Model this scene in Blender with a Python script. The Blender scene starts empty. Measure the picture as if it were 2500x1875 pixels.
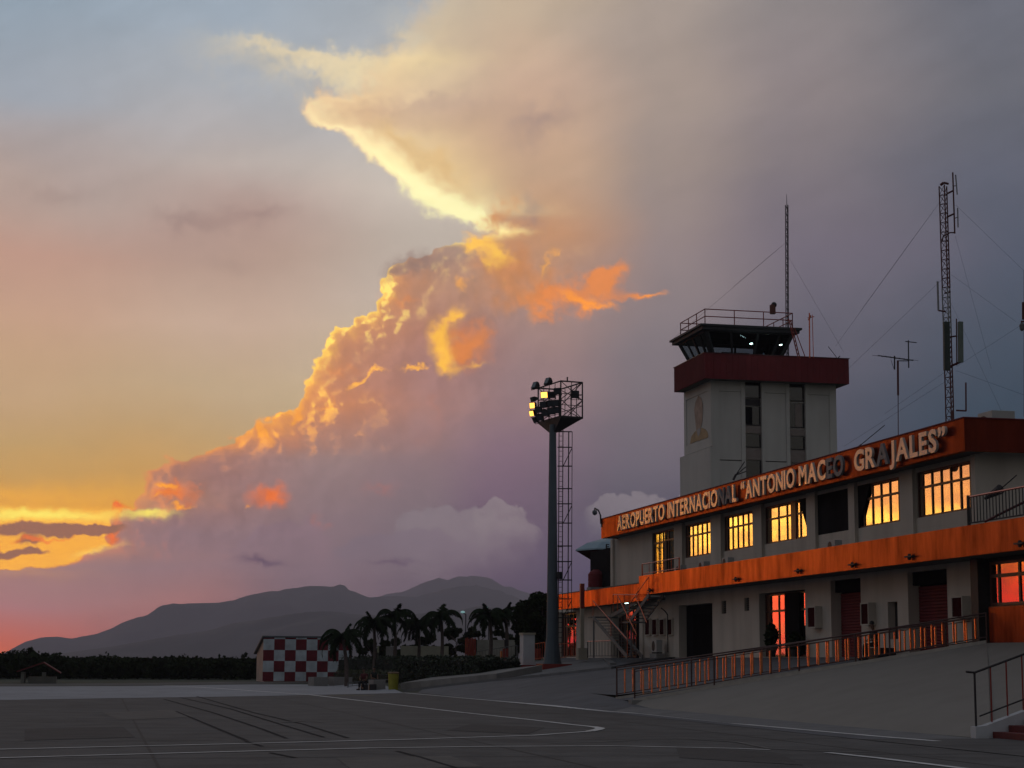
import bpy, bmesh, math, random
HAZE = True
import numpy as np
from mathutils import Vector, Matrix
R = math.radians
sc = bpy.context.scene
col = sc.collection
# ------------------------------------------------------------------ camera
FPX, PITCH, ROLL, YAW, EYE = 4500.0, .14965, .00598, .21629, 1.75
_up = np.array([math.sin(ROLL)*math.cos(PITCH), -math.cos(PITCH)*math.cos(ROLL), math.sin(PITCH)])
_up /= np.linalg.norm(_up)
_z = np.array([0, 0, 1.]); _fh = _z-_up*(_z@_up); _fh /= np.linalg.norm(_fh)
_rt = np.cross(_fh, -_up); _rt = _rt if _rt[0] > 0 else -_rt
_F = _fh*math.cos(YAW)-_rt*math.sin(YAW); _P = _rt*math.cos(YAW)+_fh*math.sin(YAW)
cam = bpy.data.cameras.new('camera'); camo = bpy.data.objects.new('camera', cam); col.objects.link(camo)
cam.sensor_width = 36; cam.lens = FPX/2500*36; cam.clip_start = .5; cam.clip_end = 60000
m3 = Matrix(((_P[0], -_P[1], -_P[2]), (_F[0], -_F[1], -_F[2]), (_up[0], -_up[1], -_up[2])))
camo.matrix_world = Matrix.Translation((0, 0, EYE)) @ m3.to_4x4()
sc.camera = camo
sc.cycles.max_bounces = 6; sc.cycles.diffuse_bounces = 2; sc.cycles.glossy_bounces = 3; sc.cycles.volume_bounces = 1; sc.cycles.caustics_reflective = False; sc.cycles.caustics_refractive = False
def ray(x, y):
    d = np.array([(x-1250)/FPX, (y-937.5)/FPX, 1.])
    return Vector((d@_P, d@_F, d@_up))
def onX(x, y, X): r = ray(x, y); t = X/r.x; return Vector((X, r.y*t, EYE+r.z*t))
def onY(x, y, Y): r = ray(x, y); t = Y/r.y; return Vector((r.x*t, Y, EYE+r.z*t))
def onZ(x, y, Z=0.): r = ray(x, y); t = (Z-EYE)/r.z; return Vector((r.x*t, r.y*t, Z))
def atD(x, y, D): r = ray(x, y); t = D/math.hypot(r.x, r.y); return Vector((r.x*t, r.y*t, EYE+r.z*t))
# ------------------------------------------------------------------ sky: a dusk sky of haze and lit cumulus, all in world directions
world = bpy.data.worlds.new('World'); sc.world = world; world.use_nodes = True
wt = world.node_tree; wt.nodes.clear()
K = 4500.0
def uv_of(x, y):                      # photo point -> compass angle and height of that direction, in 1/4500 rad
    r = ray(x, y); return ((math.atan2(r.x, r.y)-YAW)*K, math.atan2(r.z, math.hypot(r.x, r.y))*K)
class S:                              # socket wrapper with arithmetic
    def __init__(s, k): s.k = k
    def __add__(a, b): return M('ADD', a, b)
    def __radd__(a, b): return M('ADD', b, a)
    def __sub__(a, b): return M('SUBTRACT', a, b)
    def __rsub__(a, b): return M('SUBTRACT', b, a)
    def __mul__(a, b): return M('MULTIPLY', a, b)
    def __rmul__(a, b): return M('MULTIPLY', b, a)
    def __truediv__(a, b): return M('DIVIDE', a, b)
def put(t, sock, v):
    if isinstance(v, S): t.links.new(v.k, sock)
    else: sock.default_value = v
def M(op, *a, t=wt, clamp=False):
    n = t.nodes.new('ShaderNodeMath'); n.operation = op; n.use_clamp = clamp
    for i, v in enumerate(a): put(t, n.inputs[i], v)
    return S(n.outputs[0])
def step(v, a, b, lo=0., hi=1., smooth=True):
    n = wt.nodes.new('ShaderNodeMapRange'); n.interpolation_type = 'SMOOTHSTEP' if smooth else 'LINEAR'; n.clamp = True
    if a > b: a, b, lo, hi = b, a, hi, lo
    put(wt, n.inputs[0], v)
    for i, q in enumerate((a, b, lo, hi)): n.inputs[i+1].default_value = q
    return S(n.outputs[0])
def comb(x, y, z=0.):
    n = wt.nodes.new('ShaderNodeCombineXYZ')
    for i, v in enumerate((x, y, z)): put(wt, n.inputs[i], v)
    return S(n.outputs[0])
def noise(vec, scale, detail=4., rough=.55, kind='FBM', dist=0.):
    n = wt.nodes.new('ShaderNodeTexNoise'); n.noise_dimensions = '3D'; n.noise_type = kind; n.normalize = True
    put(wt, n.inputs['Vector'], vec); n.inputs['Scale'].default_value = scale
    n.inputs['Detail'].default_value = detail; n.inputs['Roughness'].default_value = rough; n.inputs['Distortion'].default_value = dist
    return S(n.outputs[0])
def voro(vec, scale, detail=2., rough=.5):
    n = wt.nodes.new('ShaderNodeTexVoronoi'); n.feature = 'F1'; n.normalize = True
    put(wt, n.inputs['Vector'], vec); n.inputs['Scale'].default_value = scale
    n.inputs['Detail'].default_value = detail; n.inputs['Roughness'].default_value = rough
    return S(n.outputs['Distance'])
def curve(x, pts):                    # piecewise function y(x) through pts
    xs = [p[0] for p in pts]; ys = [p[1] for p in pts]
    x0, x1, y0, y1 = xs[0], xs[-1], min(ys), max(ys)+1e-6
    n = wt.nodes.new('ShaderNodeFloatCurve'); c = n.mapping.curves[0]
    q = [((a-x0)/(x1-x0), (b-y0)/(y1-y0)) for a, b in pts]
    c.points[0].location = q[0]; c.points[1].location = q[-1]
    for p in q[1:-1]: c.points.new(*p)
    for p in c.points: p.handle_type = 'VECTOR'
    n.mapping.update()
    put(wt, n.inputs['Value'], step(x, x0, x1, 0, 1, False))
    return S(n.outputs[0])*(y1-y0)+y0
def lin(c): return tuple(((v/255)/12.92 if v/255 <= .04045 else ((v/255+.055)/1.055)**2.4) for v in c)+(1.,)
def ramp(f, stops):
    n = wt.nodes.new('ShaderNodeValToRGB'); put(wt, n.inputs[0], f); e = n.color_ramp.elements
    stops = sorted(stops); e[0].position = stops[0][0]; e[0].color = lin(stops[0][1])
    e[1].position = stops[-1][0]; e[1].color = lin(stops[-1][1])
    for p, c in stops[1:-1]: e.new(p).color = lin(c)
    return S(n.outputs[0])
def mix(f, a, b):
    n = wt.nodes.new('ShaderNodeMix'); n.data_type = 'RGBA'; put(wt, n.inputs[0], f)
    for i, v in ((6, a), (7, b)):
        if isinstance(v, S): wt.links.new(v.k, n.inputs[i])
        else: n.inputs[i].default_value = v
    return S(n.outputs[2])
tc = wt.nodes.new('ShaderNodeTexCoord')
sep = wt.nodes.new('ShaderNodeSeparateXYZ'); wt.links.new(tc.outputs['Generated'], sep.inputs[0])
dx, dy, dz = (S(sep.outputs[i]) for i in range(3))
cy_, sy_ = math.cos(YAW), math.sin(YAW)
lx = dx*cy_-dy*sy_; ly = dy*cy_+dx*sy_
U = M('ARCTAN2', lx, ly)*K
V = M('ARCTAN2', dz, M('SQRT', lx*lx+ly*ly))*K
DV = S(tc.outputs['Generated'])
# warp fields
n1 = noise(DV, 45, 3, .6); n2 = noise(comb(dy, dz, dx), 45, 3, .6)
nf = noise(DV, 160, 3, .62); nf2 = noise(comb(dz, dx, dy), 160, 3, .62)
bil = voro(DV, 26, 1, .5)           # billows
bil2 = voro(comb(dx+(nf-.5)*.004, dy+(nf2-.5)*.004, dz), 105, 1, .5)
WU = U+(n1-.5)*150.+(nf-.5)*70.; WV = V+(n2-.5)*150.+(nf2-.5)*70.
# soft horizontal streak noise
streak = noise(comb(U*.0012, V*.006, 0.), 1.0, 5, .55)
HJ = (.135, .10, .125)
# columns of broad sky colour: (x, [(y, rgb)...]) of the photo, kept as compass angle / height
def columns(cols, f_u, f_v):
    out = None; prev = None
    for x, st in cols:
        s2 = []
        for y, c in st:
            s2.append((min(max((uv_of(x, y)[1]+100)/1800., 0), 1), c))
        rc = ramp(f_v, s2); u = uv_of(x, 900)[0]
        out = rc if out is None else mix(step(f_u, prev, u), out, rc)
        prev = u
    return out
vn = (V+(noise(comb(U*.001, V*.0022, 3.), 1.3, 2, .5)-.5)*220.+100.)/1800.
un = U+(noise(comb(U*.001, V*.0022, 7.), 1.1, 2, .5)-.5)*420.
clear = columns([
 (0, [(0, (140,152,165)), (250, (152,156,165)), (450, (172,151,143)), (600, (180,143,129)), (800, (188,152,130)), (950, (184,152,122)), (1100, (182,148,106)), (1200, (192,146,88)), (1300, (215,150,70)), (1400, (205,120,70))]),
 (500, [(0, (150,160,172)), (200, (160,162,168)), (400, (174,161,156)), (540, (168,142,134)), (640, (172,145,133)), (800, (188,161,144)), (950, (182,157,130)), (1050, (182,150,112)), (1200, (196,146,84)), (1300, (215,150,70))]),
 (1000, [(0, (158,162,168)), (300, (176,172,172)), (480, (190,178,168)), (600, (178,165,155)), (750, (184,169,158)), (900, (184,166,144)), (1050, (184,156,114))]),
], un, vn)
cloud = columns([
 (0, [(1000, (165,125,122)), (1400, (160,124,124)), (1470, (165,118,122)), (1540, (184,104,96)), (1610, (205,98,72))]),
 (400, [(1000, (160,115,108)), (1200, (150,114,112)), (1300, (142,114,120)), (1400, (146,116,122)), (1480, (156,114,116)), (1610, (150,98,102))]),
 (800, [(800, (182,134,112)), (960, (168,120,108)), (1100, (148,122,122)), (1250, (134,112,119)), (1400, (128,106,116)), (1600, (116,96,106))]),
 (1050, [(0, (180,165,150)), (250, (192,164,144)), (400, (214,180,140)), (600, (164,138,126)), (720, (172,134,116)), (850, (162,118,110)), (960, (156,120,118)), (1100, (140,115,119)), (1250, (126,108,116)), (1420, (116,98,110))]),
 (1250, [(0, (186,166,146)), (200, (194,164,144)), (400, (188,156,132)), (560, (188,140,108)), (720, (166,134,124)), (900, (148,122,123)), (1100, (130,106,119)), (1300, (112,92,109)), (1450, (100,84,100))]),
 (1600, [(0, (160,146,138)), (200, (160,144,136)), (400, (152,136,130)), (600, (144,128,128)), (800, (130,118,123)), (1000, (116,105,114)), (1200, (104,94,106)), (1400, (94,81,102))]),
 (2000, [(0, (138,130,131)), (200, (136,125,127)), (400, (126,116,121)), (600, (114,105,117)), (800, (100,95,107)), (1000, (90,86,99)), (1200, (82,76,90))]),
 (2500, [(0, (106,106,116)), (200, (105,104,113)), (400, (97,97,110)), (600, (87,89,104)), (800, (78,82,96)), (1000, (71,76,90)), (1200, (63,66,80))]),
], un, vn)
# the one long left edge of the storm cloud, anvil to foot: compass angle as a function of height
EDGE = [(-60,1085),(0,1060),(40,1030),(90,1000),(140,960),(190,900),(225,850),(240,775),(265,733),(300,772),(325,840),(360,880),(430,960),(500,1055),(535,1130),(565,1222),(590,1160),(605,1085),(615,1055),(628,1000),(645,968),(662,952),(700,936),(760,906),(790,868),(830,806),(850,790),(880,776),(920,772),(960,782),(985,745),(1005,700),(1040,640),(1062,608),(1082,560),(1096,520),(1112,440),(1130,402),(1150,372),(1200,364),(1240,360),(1252,292),(1290,270),(1312,258),(1332,268),(1345,240),(1365,195),(1383,130),(1392,60),(1396,-60),(1400,-200)]
P = sorted([(uv_of(x, y)[1], uv_of(x, y)[0]) for y, x in EDGE])
def slope_pts(P):
    vs = np.linspace(P[0][0], P[-1][0], 60); us = np.interp(vs, [p[0] for p in P], [p[1] for p in P])
    m = np.abs(np.gradient(us, vs)); m = np.convolve(m, [.25, .5, .25], 'same')
    return [(float(v), float(1/math.sqrt(1+q*q))) for v, q in zip(vs, m)]
def byy(pts, x=900): return sorted((uv_of(x, y)[1], v) for y, v in pts)
wamp = curve(V, byy([(-60, 1.1), (240, 1.), (300, .45), (560, .4), (600, .3), (1000, .36), (1400, .36)]))
eu = U+((n1-.5)*120.+(nf-.5)*60.)*wamp; ev = V+((n2-.5)*120.+(nf2-.5)*60.)*wamp
bamp = curve(V, byy([(-60, 0.), (560, 0.), (610, 75.), (1100, 60.), (1320, 50.), (1365, 14.), (1400, 8.)]))
rawd = eu-curve(ev, P)
dist = rawd*curve(ev, slope_pts(P))+((.32-bil)*1.7+(.32-bil2)*1.5)*bamp
low = step(V, *[uv_of(0, y)[1] for y in (1392, 1402)])          # everything below the foot is cloud
dist = M('ADD', dist, low*900.); rawd = M('ADD', rawd, low*900.)
soft = curve(V, byy([(-60, 60.), (230, 45.), (270, 14.), (560, 10.), (600, 3.), (1400, 4.)]))
inside = step(dist/soft, -1., 1.)
mask = M('MAXIMUM', inside, low)
n_ = wt.nodes.new('ShaderNodeVectorMath'); n_.operation = 'SCALE'; wt.links.new(clear.k, n_.inputs[0]); n_.inputs['Scale'].default_value = 1.13; clear = S(n_.outputs[0])
n_ = wt.nodes.new('ShaderNodeVectorMath'); n_.operation = 'SCALE'; wt.links.new(cloud.k, n_.inputs[0]); n_.inputs['Scale'].default_value = 1.09; cloud = S(n_.outputs[0])
base = mix(mask, clear, cloud)
def mulc_(c, f):
    n = wt.nodes.new('ShaderNodeVectorMath'); n.operation = 'SCALE'; wt.links.new(c.k, n.inputs[0]); put(wt, n.inputs['Scale'], f); return S(n.outputs[0])
# soft lit cloud inside the anvil and along its lower edge
def band(d, wout, win): return step(d, -wout, 0.)*M('EXPONENT', M('MULTIPLY', M('MAXIMUM', d, 0.), -1./win))
rimw = curve(V, byy([(-60, 110.), (90, 130.), (230, 120.), (300, 60.), (400, 62.), (500, 55.), (565, 40.), (610, 8.), (640, 10.), (800, 9.), (960, 12.), (1060, 15.), (1250, 6.), (1400, 5.)]))
rims = curve(V, byy([(-60, .1), (0, .25), (100, .35), (140, .75), (220, .55), (262, .8), (320, .95), (420, 1.), (500, 1.25), (552, 1.35), (585, .8), (600, .05), (636, .15), (660, 1.8), (960, 1.8), (1000, 1.6), (1090, .9), (1150, .5), (1250, .55), (1375, .5), (1396, 0.), (1400, 0.)]))
brk = step(noise(DV, 60, 2, .6), .34, .54, .55, 1.)
dr = M('MAXIMUM', M('MAXIMUM', dist, rawd*curve(V, byy([(-60, .3), (510, .3), (545, .8), (600, .9), (640, .4), (1400, .3)]))), 0.)
fall = M('EXPONENT', M('MULTIPLY', dr/rimw, -1.))
nk = step(M('ABSOLUTE', V-uv_of(1250, 568)[1]), 62., 26.)
rim = inside*fall*rims*step(rawd, 430., 150.)*(1.-nk*step(rawd, 40., 130.))*M('MAXIMUM', brk, step(V, *[uv_of(900, y)[1] for y in (600, 560)]))
rimc = ramp((V+100)/1800., [(max(0, (uv_of(900, y)[1]+100)/1800.), c) for y, c in [(0, (225,205,165)), (140, (240,215,160)), (262, (250,225,175)), (400, (255,240,178)), (520, (255,250,190)), (600, (255,220,120)), (700, (255,228,118)), (900, (255,216,104)), (1000, (255,190,85)), (1100, (255,165,70)), (1200, (255,150,75)), (1390, (250,120,70))]])
rimc = mulc_(rimc, 1.25)
base = mix(M('MINIMUM', rim, 1.), base, rimc)
# orange light soaking in behind the rim, and lit left-facing flanks of the billows
soakw = curve(V, byy([(590, 10.), (640, 60.), (850, 75.), (960, 95.), (1090, 60.), (1400, 30.)]))
soaks = curve(V, byy([(560, 0.), (620, .1), (660, .55), (830, .5), (900, .55), (1000, .8), (1085, .6), (1130, .2), (1250, .5), (1360, .3), (1392, 0.), (1400, 0.)]))
soak = inside*M('EXPONENT', M('MULTIPLY', dr/soakw, -1.))*soaks
base = mix(soak, base, lin((236, 150, 88)))
off = (-math.cos(YAW)*.0036, math.sin(YAW)*.0036, .0014)
def shifted(k): 
    n = wt.nodes.new('ShaderNodeVectorMath'); n.operation = 'ADD'; wt.links.new(k.k, n.inputs[0]); n.inputs[1].default_value = off; return S(n.outputs[0])
WB = comb(dx+(nf-.5)*.008, dy+(nf2-.5)*.008, dz+(nf-.5)*.006)
bA = voro(WB, 62, 2, .55); bB = voro(shifted(WB), 62, 2, .55)
rel = (bA-bB)*13.                                     # >0 on flanks that face the light
lit = step(rel, .15, 1.5)*step(dist, 150., 20.)*step(dist, 0., 5.)*curve(V, byy([(590, 0.), (640, .4), (670, 1.), (830, .8), (870, .25), (950, .4), (990, 1.), (1085, .9), (1120, .15), (1250, .4), (1330, .2), (1380, 0.), (1400, 0.)]))
base = mix(lit*.7, base, rimc)
# blobs: soft ellipses in direction space (x, y, length, width, angle) of the photo, on warped directions
_wc = {}
def blob(x, y, rx, ry, ang=0., k=1., warp=1.):
    if warp not in _wc: _wc[warp] = comb(U+(WU-U)*warp, V+(WV-V)*warp)
    u, v = uv_of(x, y)
    m = wt.nodes.new('ShaderNodeMapping'); m.vector_type = 'TEXTURE'; wt.links.new(_wc[warp].k, m.inputs[0])
    m.inputs[1].default_value = (u, v, 0); m.inputs[2].default_value = (0, 0, R(ang)); m.inputs[3].default_value = (rx*2.1, ry*2.1, 1.)
    g = wt.nodes.new('ShaderNodeTexGradient'); g.gradient_type = 'QUADRATIC_SPHERE'; wt.links.new(m.outputs[0], g.inputs[0])
    return (S(g.outputs['Fac']), k*1.05)
def layer(b0, blobs, colr, lo=.25, hi=.75, amount=1.):
    s = blobs[0][0]*blobs[0][1]
    for q, k in blobs[1:]: s = M('MULTIPLY_ADD', q, k, s)
    return mix(step(s, lo, hi, 0., amount), b0, colr)
def rgb(*c): return lin(c)
# dusky patches of higher haze cloud on the left
base = layer(base, [blob(640, 520, 150, 34, 6, .5, .8), blob(440, 540, 140, 30, -4, .45, .8), blob(120, 480, 160, 40, 10, .4, .8), blob(560, 640, 220, 40, 0, .3, .8)], rgb(150,125,122), .1, .8, .75)
base = layer(base, [blob(620, 400, 240, 60, 8, .5, .8), blob(1000, 860, 10, 10, 0, .01)], rgb(188,178,172), .1, .8, .5)
# anvil veil and darker folds
base = layer(base, [blob(1320, 290, 120, 70, 20, .8), blob(1290, 520, 60, 60, 0, .7), blob(1130, 300, 150, 30, 30, .3)], rgb(150,128,128), .1, .9, .55)
base = layer(base, [blob(1080, 420, 150, 46, -36, .8, .7), blob(960, 340, 90, 30, -36, .6, .7)], rgb(222,184,132), .1, .9, .8)
base = layer(base, [blob(1120, 515, 120, 32, -16, 1.2, .6), blob(1180, 540, 44, 22, -20, .8, .5), blob(1010, 455, 90, 22, -36, .8, .6)], rgb(255,246,186), .15, 1.1, .95)
base = layer(base, [blob(880, 165, 120, 40, 2, 1., .9), blob(750, 148, 130, 32, -9, .95, .9), blob(630, 122, 110, 22, -10, .75, .9), blob(985, 80, 50, 70, 30, .6, .9), blob(830, 205, 70, 24, -8, .5, .9), blob(790, 262, 70, 18, -24, .8, .7)], rgb(240,218,174), .02, 1.25, .85)
base = layer(base, [blob(690, 160, 200, 60, -8, .8, 1.), blob(560, 130, 120, 40, -5, .5, 1.)], rgb(196,186,170), .05, 1., .55)
base = layer(base, [blob(1040, 640, 90, 34, 0, 1., .7), blob(960, 660, 50, 24, 30, .7, .7)], rgb(152,126,120), .15, 1., .8)
# neck and tufts
hot = lambda b, *bl, c=(255,196,92), lo=.2, hi=.8, a=1.: layer(b, list(bl), rgb(*c), lo, hi, a)
base = hot(base, blob(1240, 640, 95, 80, -30, .8), blob(1300, 720, 130, 60, 0, .6), blob(1220, 520, 30, 60, -30, .7), c=(206,138,92), lo=.1, hi=.9, a=.85)
base = hot(base, blob(1165, 592, 52, 20, 14, 1., .6), blob(1215, 618, 60, 26, -25, 1., .6), blob(1205, 655, 24, 30, 0, .7, .6), c=(255,196,96), lo=.25, hi=1.1)
base = hot(base, blob(1330, 650, 52, 10, 62, .9, .5), blob(1358, 618, 10, 14, 0, .6, .5), blob(1235, 690, 34, 10, 55, .5, .5), c=(240,170,92), lo=.2, hi=1.2)
base = hot(base, blob(1450, 700, 95, 42, 14, 1.), blob(1500, 655, 70, 20, 22, .8, .7), blob(1330, 735, 90, 40, -12, .8), blob(1560, 722, 60, 11, 4, .8, .5), c=(232,140,82), lo=.12, hi=.95, a=.9)
base = hot(base, blob(1440, 742, 85, 13, -12, .9, .6), blob(1590, 718, 52, 8, 8, .9, .4), blob(1400, 725, 40, 20, -20, .4, .6), c=(255,156,74), lo=.2, hi=1.)
base = hot(base, blob(1140, 690, 24, 22, 45, .8, .7), blob(1290, 760, 60, 24, 0, .4), c=(238,168,96), lo=.25, hi=1.)
# the curl
base = hot(base, blob(1125, 845, 62, 62, 0, 1., .8), blob(1170, 800, 40, 50, 30, .4), c=(222,134,78), lo=.15, hi=.9, a=.9)
base = hot(base, blob(1092, 788, 66, 24, 54, 1., .6), blob(1126, 757, 36, 13, 15, .9, .5), blob(1084, 850, 60, 32, -75, 1.2, .6), blob(1090, 888, 34, 18, -40, .8, .6), blob(1160, 886, 36, 8, 14, .8, .5), c=(255,190,84), lo=.1, hi=1.4)
# inner ridge lights
base = hot(base, blob(880, 935, 46, 6, 48, 1., .5), blob(925, 902, 30, 8, 18, .9, .6), blob(1010, 892, 40, 11, 8, 1., .8), c=(255,180,92), lo=.22, hi=.85)
base = hot(base, blob(830, 900, 60, 30, 0, .6), blob(1000, 740, 60, 20, 0, .6), blob(930, 720, 60, 14, -20, .5), c=(226,142,88), lo=.15, hi=1., a=.75)
base = hot(base, blob(790, 990, 40, 10, 40, .7, .8), blob(730, 1010, 34, 16, 60, .8, .9), blob(655, 1060, 42, 14, -42, 1., .6), blob(660, 1030, 20, 14, 0, .6, .8), blob(1080, 1080, 30, 50, 0, .2), c=(255,166,78), lo=.25, hi=.9)
base = hot(base, blob(720, 1060, 80, 26, 30, .4), blob(840, 1100, 120, 40, 0, .2), blob(1070, 990, 20, 60, 0, .35), blob(1040, 1080, 60, 60, 0, .25), c=(190,122,104), lo=.1, hi=.8, a=.7)
# lower red patches
base = hot(base, blob(425, 1215, 62, 30, 0, .9, .8), blob(648, 1205, 66, 34, 6, .9, .6), blob(480, 1190, 30, 14, 0, .3), c=(232,118,70), lo=.2, hi=.85, a=.95)
base = hot(base, blob(405, 1190, 36, 7, -14, 1., .4), blob(395, 1215, 28, 10, 10, .6, .5), blob(440, 1240, 46, 8, 10, .8, .5), blob(600, 1232, 24, 10, 0, .6, .5), c=(255,160,66), lo=.25, hi=.85)
base = hot(base, blob(770, 1280, 26, 36, 40, .6), blob(930, 1190, 70, 30, -20, .5), blob(300, 1330, 26, 50, 20, .5), blob(640, 1300, 60, 40, 0, .25), c=(188,112,100), lo=.15, hi=.9, a=.7)
base = hot(base, blob(60, 1215, 420, 50, 2, .9, .4), blob(60, 1400, 260, 30, 0, .4, .4), c=(242,172,84), lo=.1, hi=1.1, a=.75)
base = hot(base, blob(280, 1250, 22, 30, 10, .7, .5), blob(272, 1310, 16, 34, 0, .9, .5), blob(310, 1245, 60, 8, 10, .6, .5), c=(240,120,64), lo=.2, hi=.9)
# yellow clear gap low on the left, with streak clouds in it
gap = step(V, *[uv_of(0, y)[1] for y in (1398, 1388)])*step(V, *[uv_of(0, y)[1] for y in (1225, 1252)])*(1.-inside)
base = mix(gap, base, rgb(250,176,84))
base = hot(base, blob(90, 1258, 250, 15, 1, 1.3, .32), blob(370, 1252, 60, 9, 2, .9, .3), c=(255,230,112), lo=.1, hi=1.3)
base = hot(base, blob(230, 1345, 90, 14, 12, .9, .4), c=(255,206,110), lo=.2, hi=1., a=.8)
base = layer(base, [blob(110, 1292, 150, 17, 0, 1.3, .35), blob(230, 1290, 60, 10, 4, .9, .35), blob(50, 1350, 66, 11, 5, 1.2, .35), blob(72, 1322, 26, 10, 0, .9, .4), blob(-60, 1330, 60, 30, 0, 1., .4)], rgb(160,112,98), .3, .6, 1.)
base = hot(base, blob(70, 1318, 40, 9, 6, .8, .5), blob(150, 1312, 60, 4, 8, .7, .4), blob(0, 1330, 26, 8, 0, .6, .5), c=(240,122,60), lo=.3, hi=.8, a=.8)
# grey-white lower cumulus in front, tops only
cum = noise(DV, 75, 4, .55)
def top(b, x, y, rx, ry, c1, a=.75):
    u, v = uv_of(x, y); p = (WU-u)/rx; q = (V+(bil-.32)*150.+(bil2-.32)*70.+(cum-.5)*30.-v)/ry
    m = step(q+p*p, 1., .82)*step(q, -2.2, .6)*step(M('ABSOLUTE', p), 1.25, .7)
    return mix(m*a, b, rgb(*c1))
base = top(base, 1130, 1300, 170, 58, (138,122,130), .85)
base = top(base, 1010, 1345, 200, 50, (130,112,124), .7)
base = top(base, 1225, 1262, 60, 40, (142,126,133), .85)
base = top(base, 1570, 1238, 130, 44, (134,122,130), .85)
base = top(base, 690, 1330, 130, 60, (142,116,126), .7)
base = layer(base, [blob(640, 1372, 90, 14, -4, 1., .4), blob(960, 1372, 110, 12, 0, .8, .4), blob(330, 1360, 40, 16, 0, .5, .4)], rgb(108,86,106), .2, 1., .75)
# billow relief inside the tower
shade = M('MULTIPLY', M('MINIMUM', M('MAXIMUM', rel, -1.2), 1.2), -.05)+(bil-.32)*.14
inside2 = M('MAXIMUM', inside, low)*step(V, *[uv_of(900, y)[1] for y in (1400, 1270)])*step(V, *[uv_of(900, y)[1] for y in (560, 640)])*step(rawd, 800., 150.)
fib = noise(comb(U*.0016+V*.0012, V*.0075-U*.0035, 2.), 1., 5, .6)
def mulc(c, f):
    n = wt.nodes.new('ShaderNodeVectorMath'); n.operation = 'SCALE'; wt.links.new(c.k, n.inputs[0]); put(wt, n.inputs['Scale'], f); return S(n.outputs[0])
base = mulc(base, 1.-shade*inside2+(streak-.5)*.12+(cum-.5)*.08+(fib-.5)*.30*step(V, *[uv_of(900, y)[1] for y in (700, 420)]))
# ---- the rest of the dome
glowu = step(U, -1500., -2200.)          # left of the photo: the open, brightest part of the sunset
side = ramp((V+20.)/900., [(0., (150,50,40)), (.09, (200,60,40)), (.155, (255,88,45)), (.233, (255,110,50)), (.29, (255,175,70)), (.355, (255,205,74)), (.41, (255,205,78)), (.46, (238,165,80)), (.52, (225,155,90)), (.7, (190,150,120)), (1., (140,150,165))])
sidei = curve(V, [(-200., .3), (40., 1.2), (150., 1.7), (230., 1.7), (280., 2.1), (345., 2.2), (395., 1.4), (450., 1.25), (560., 1.05), (900., .9), (1600., .8)])
pat = noise(comb(U*.011+V*.008, V*.030, 5.), 1., 4, .6)
side = mix(step(pat, .44, .58)*.8, side, mulc(mix(.6, side, rgb(250,150,90)), .55))
near = 1.-.78*step(U, -2550., -3500.)-.2*step(U, -3500., -5500.)
side = mulc(side, sidei*(near*.9+.1)*(step(cum, .3, .7)*.6+.7))
leftm = step(U, -1330., -1800.)*step(V, 1900., 900.)*step(U, -9500., -5500.)
base = mix(leftm, base, side)
sky = wt.nodes.new('ShaderNodeTexSky'); sky.sky_type = 'NISHITA'; sky.sun_disc = False
SUN_EL, SUN_AZ = 2.0, YAW-.60
sky.sun_elevation = R(SUN_EL); sky.sun_rotation = SUN_AZ
dome = mulc(S(sky.outputs[0]), .05)
dusk = ramp(dz*.5+.5, [(0., (60,55,60)), (.5, (118,108,106)), (.62, (122,118,122)), (1., (126,130,140))])
domec = mix(.75, dome, dusk)
back = M('MAXIMUM', M('MAXIMUM', step(U, 1500., 3500.), step(U, -5500., -9500.)), step(V, 1650., 3200.))
base = mix(back, base, domec)
base = mix(step(V, -20., -160.), base, rgb(40,38,42))
# the plain's haze (built below) dims the far sky: give back what it takes
HD, HTOP, HR = 1.2e-4, 560., 13500.
tp = [(v, math.exp(-HD*min(HR/math.cos(v/K), (HTOP-EYE)/math.tan(max(v, 1.)/K)/math.cos(v/K)))) for v in (-40, 0, 60, 120, 160, 187, 200, 230, 280, 350, 450, 600, 800, 1100, 1600, 2600, 5000)]
if HAZE:
    Tn = curve(V, tp); q_ = wt.nodes.new('ShaderNodeVectorMath'); q_.operation = 'SCALE'; q_.inputs[0].default_value = HJ; put(wt, q_.inputs['Scale'], 1.-Tn)
    q2 = wt.nodes.new('ShaderNodeVectorMath'); q2.operation = 'SUBTRACT'; wt.links.new(base.k, q2.inputs[0]); wt.links.new(q_.outputs[0], q2.inputs[1])
    q3 = wt.nodes.new('ShaderNodeVectorMath'); q3.operation = 'MAXIMUM'; wt.links.new(q2.outputs[0], q3.inputs[0]); q3.inputs[1].default_value = (0, 0, 0)
    base = mulc(S(q3.outputs[0]), M('DIVIDE', 1., Tn))
bg = wt.nodes.new('ShaderNodeBackground'); wt.links.new(base.k, bg.inputs[0]); bg.inputs[1].default_value = 1.0
wo = wt.nodes.new('ShaderNodeOutputWorld'); wt.links.new(bg.outputs[0], wo.inputs[0])
world.cycles.sampling_method = 'MANUAL'; world.cycles.sample_map_resolution = 1024
# ------------------------------------------------------------------ sun and exposure
sd = bpy.data.lights.new('sun', 'SUN'); so = bpy.data.objects.new('sun', sd); col.objects.link(so)
sd.energy = .035; sd.angle = R(10); sd.color = (1., .5, .26)
_d = Vector((math.sin(SUN_AZ)*math.cos(R(SUN_EL)), math.cos(SUN_AZ)*math.cos(R(SUN_EL)), math.sin(R(SUN_EL)+.05)))
so.rotation_euler = _d.to_track_quat('Z', 'Y').to_euler()
sc.view_settings.view_transform = 'Standard'; sc.view_settings.look = 'None'
sc.view_settings.exposure = 0; sc.view_settings.gamma = 1
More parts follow.
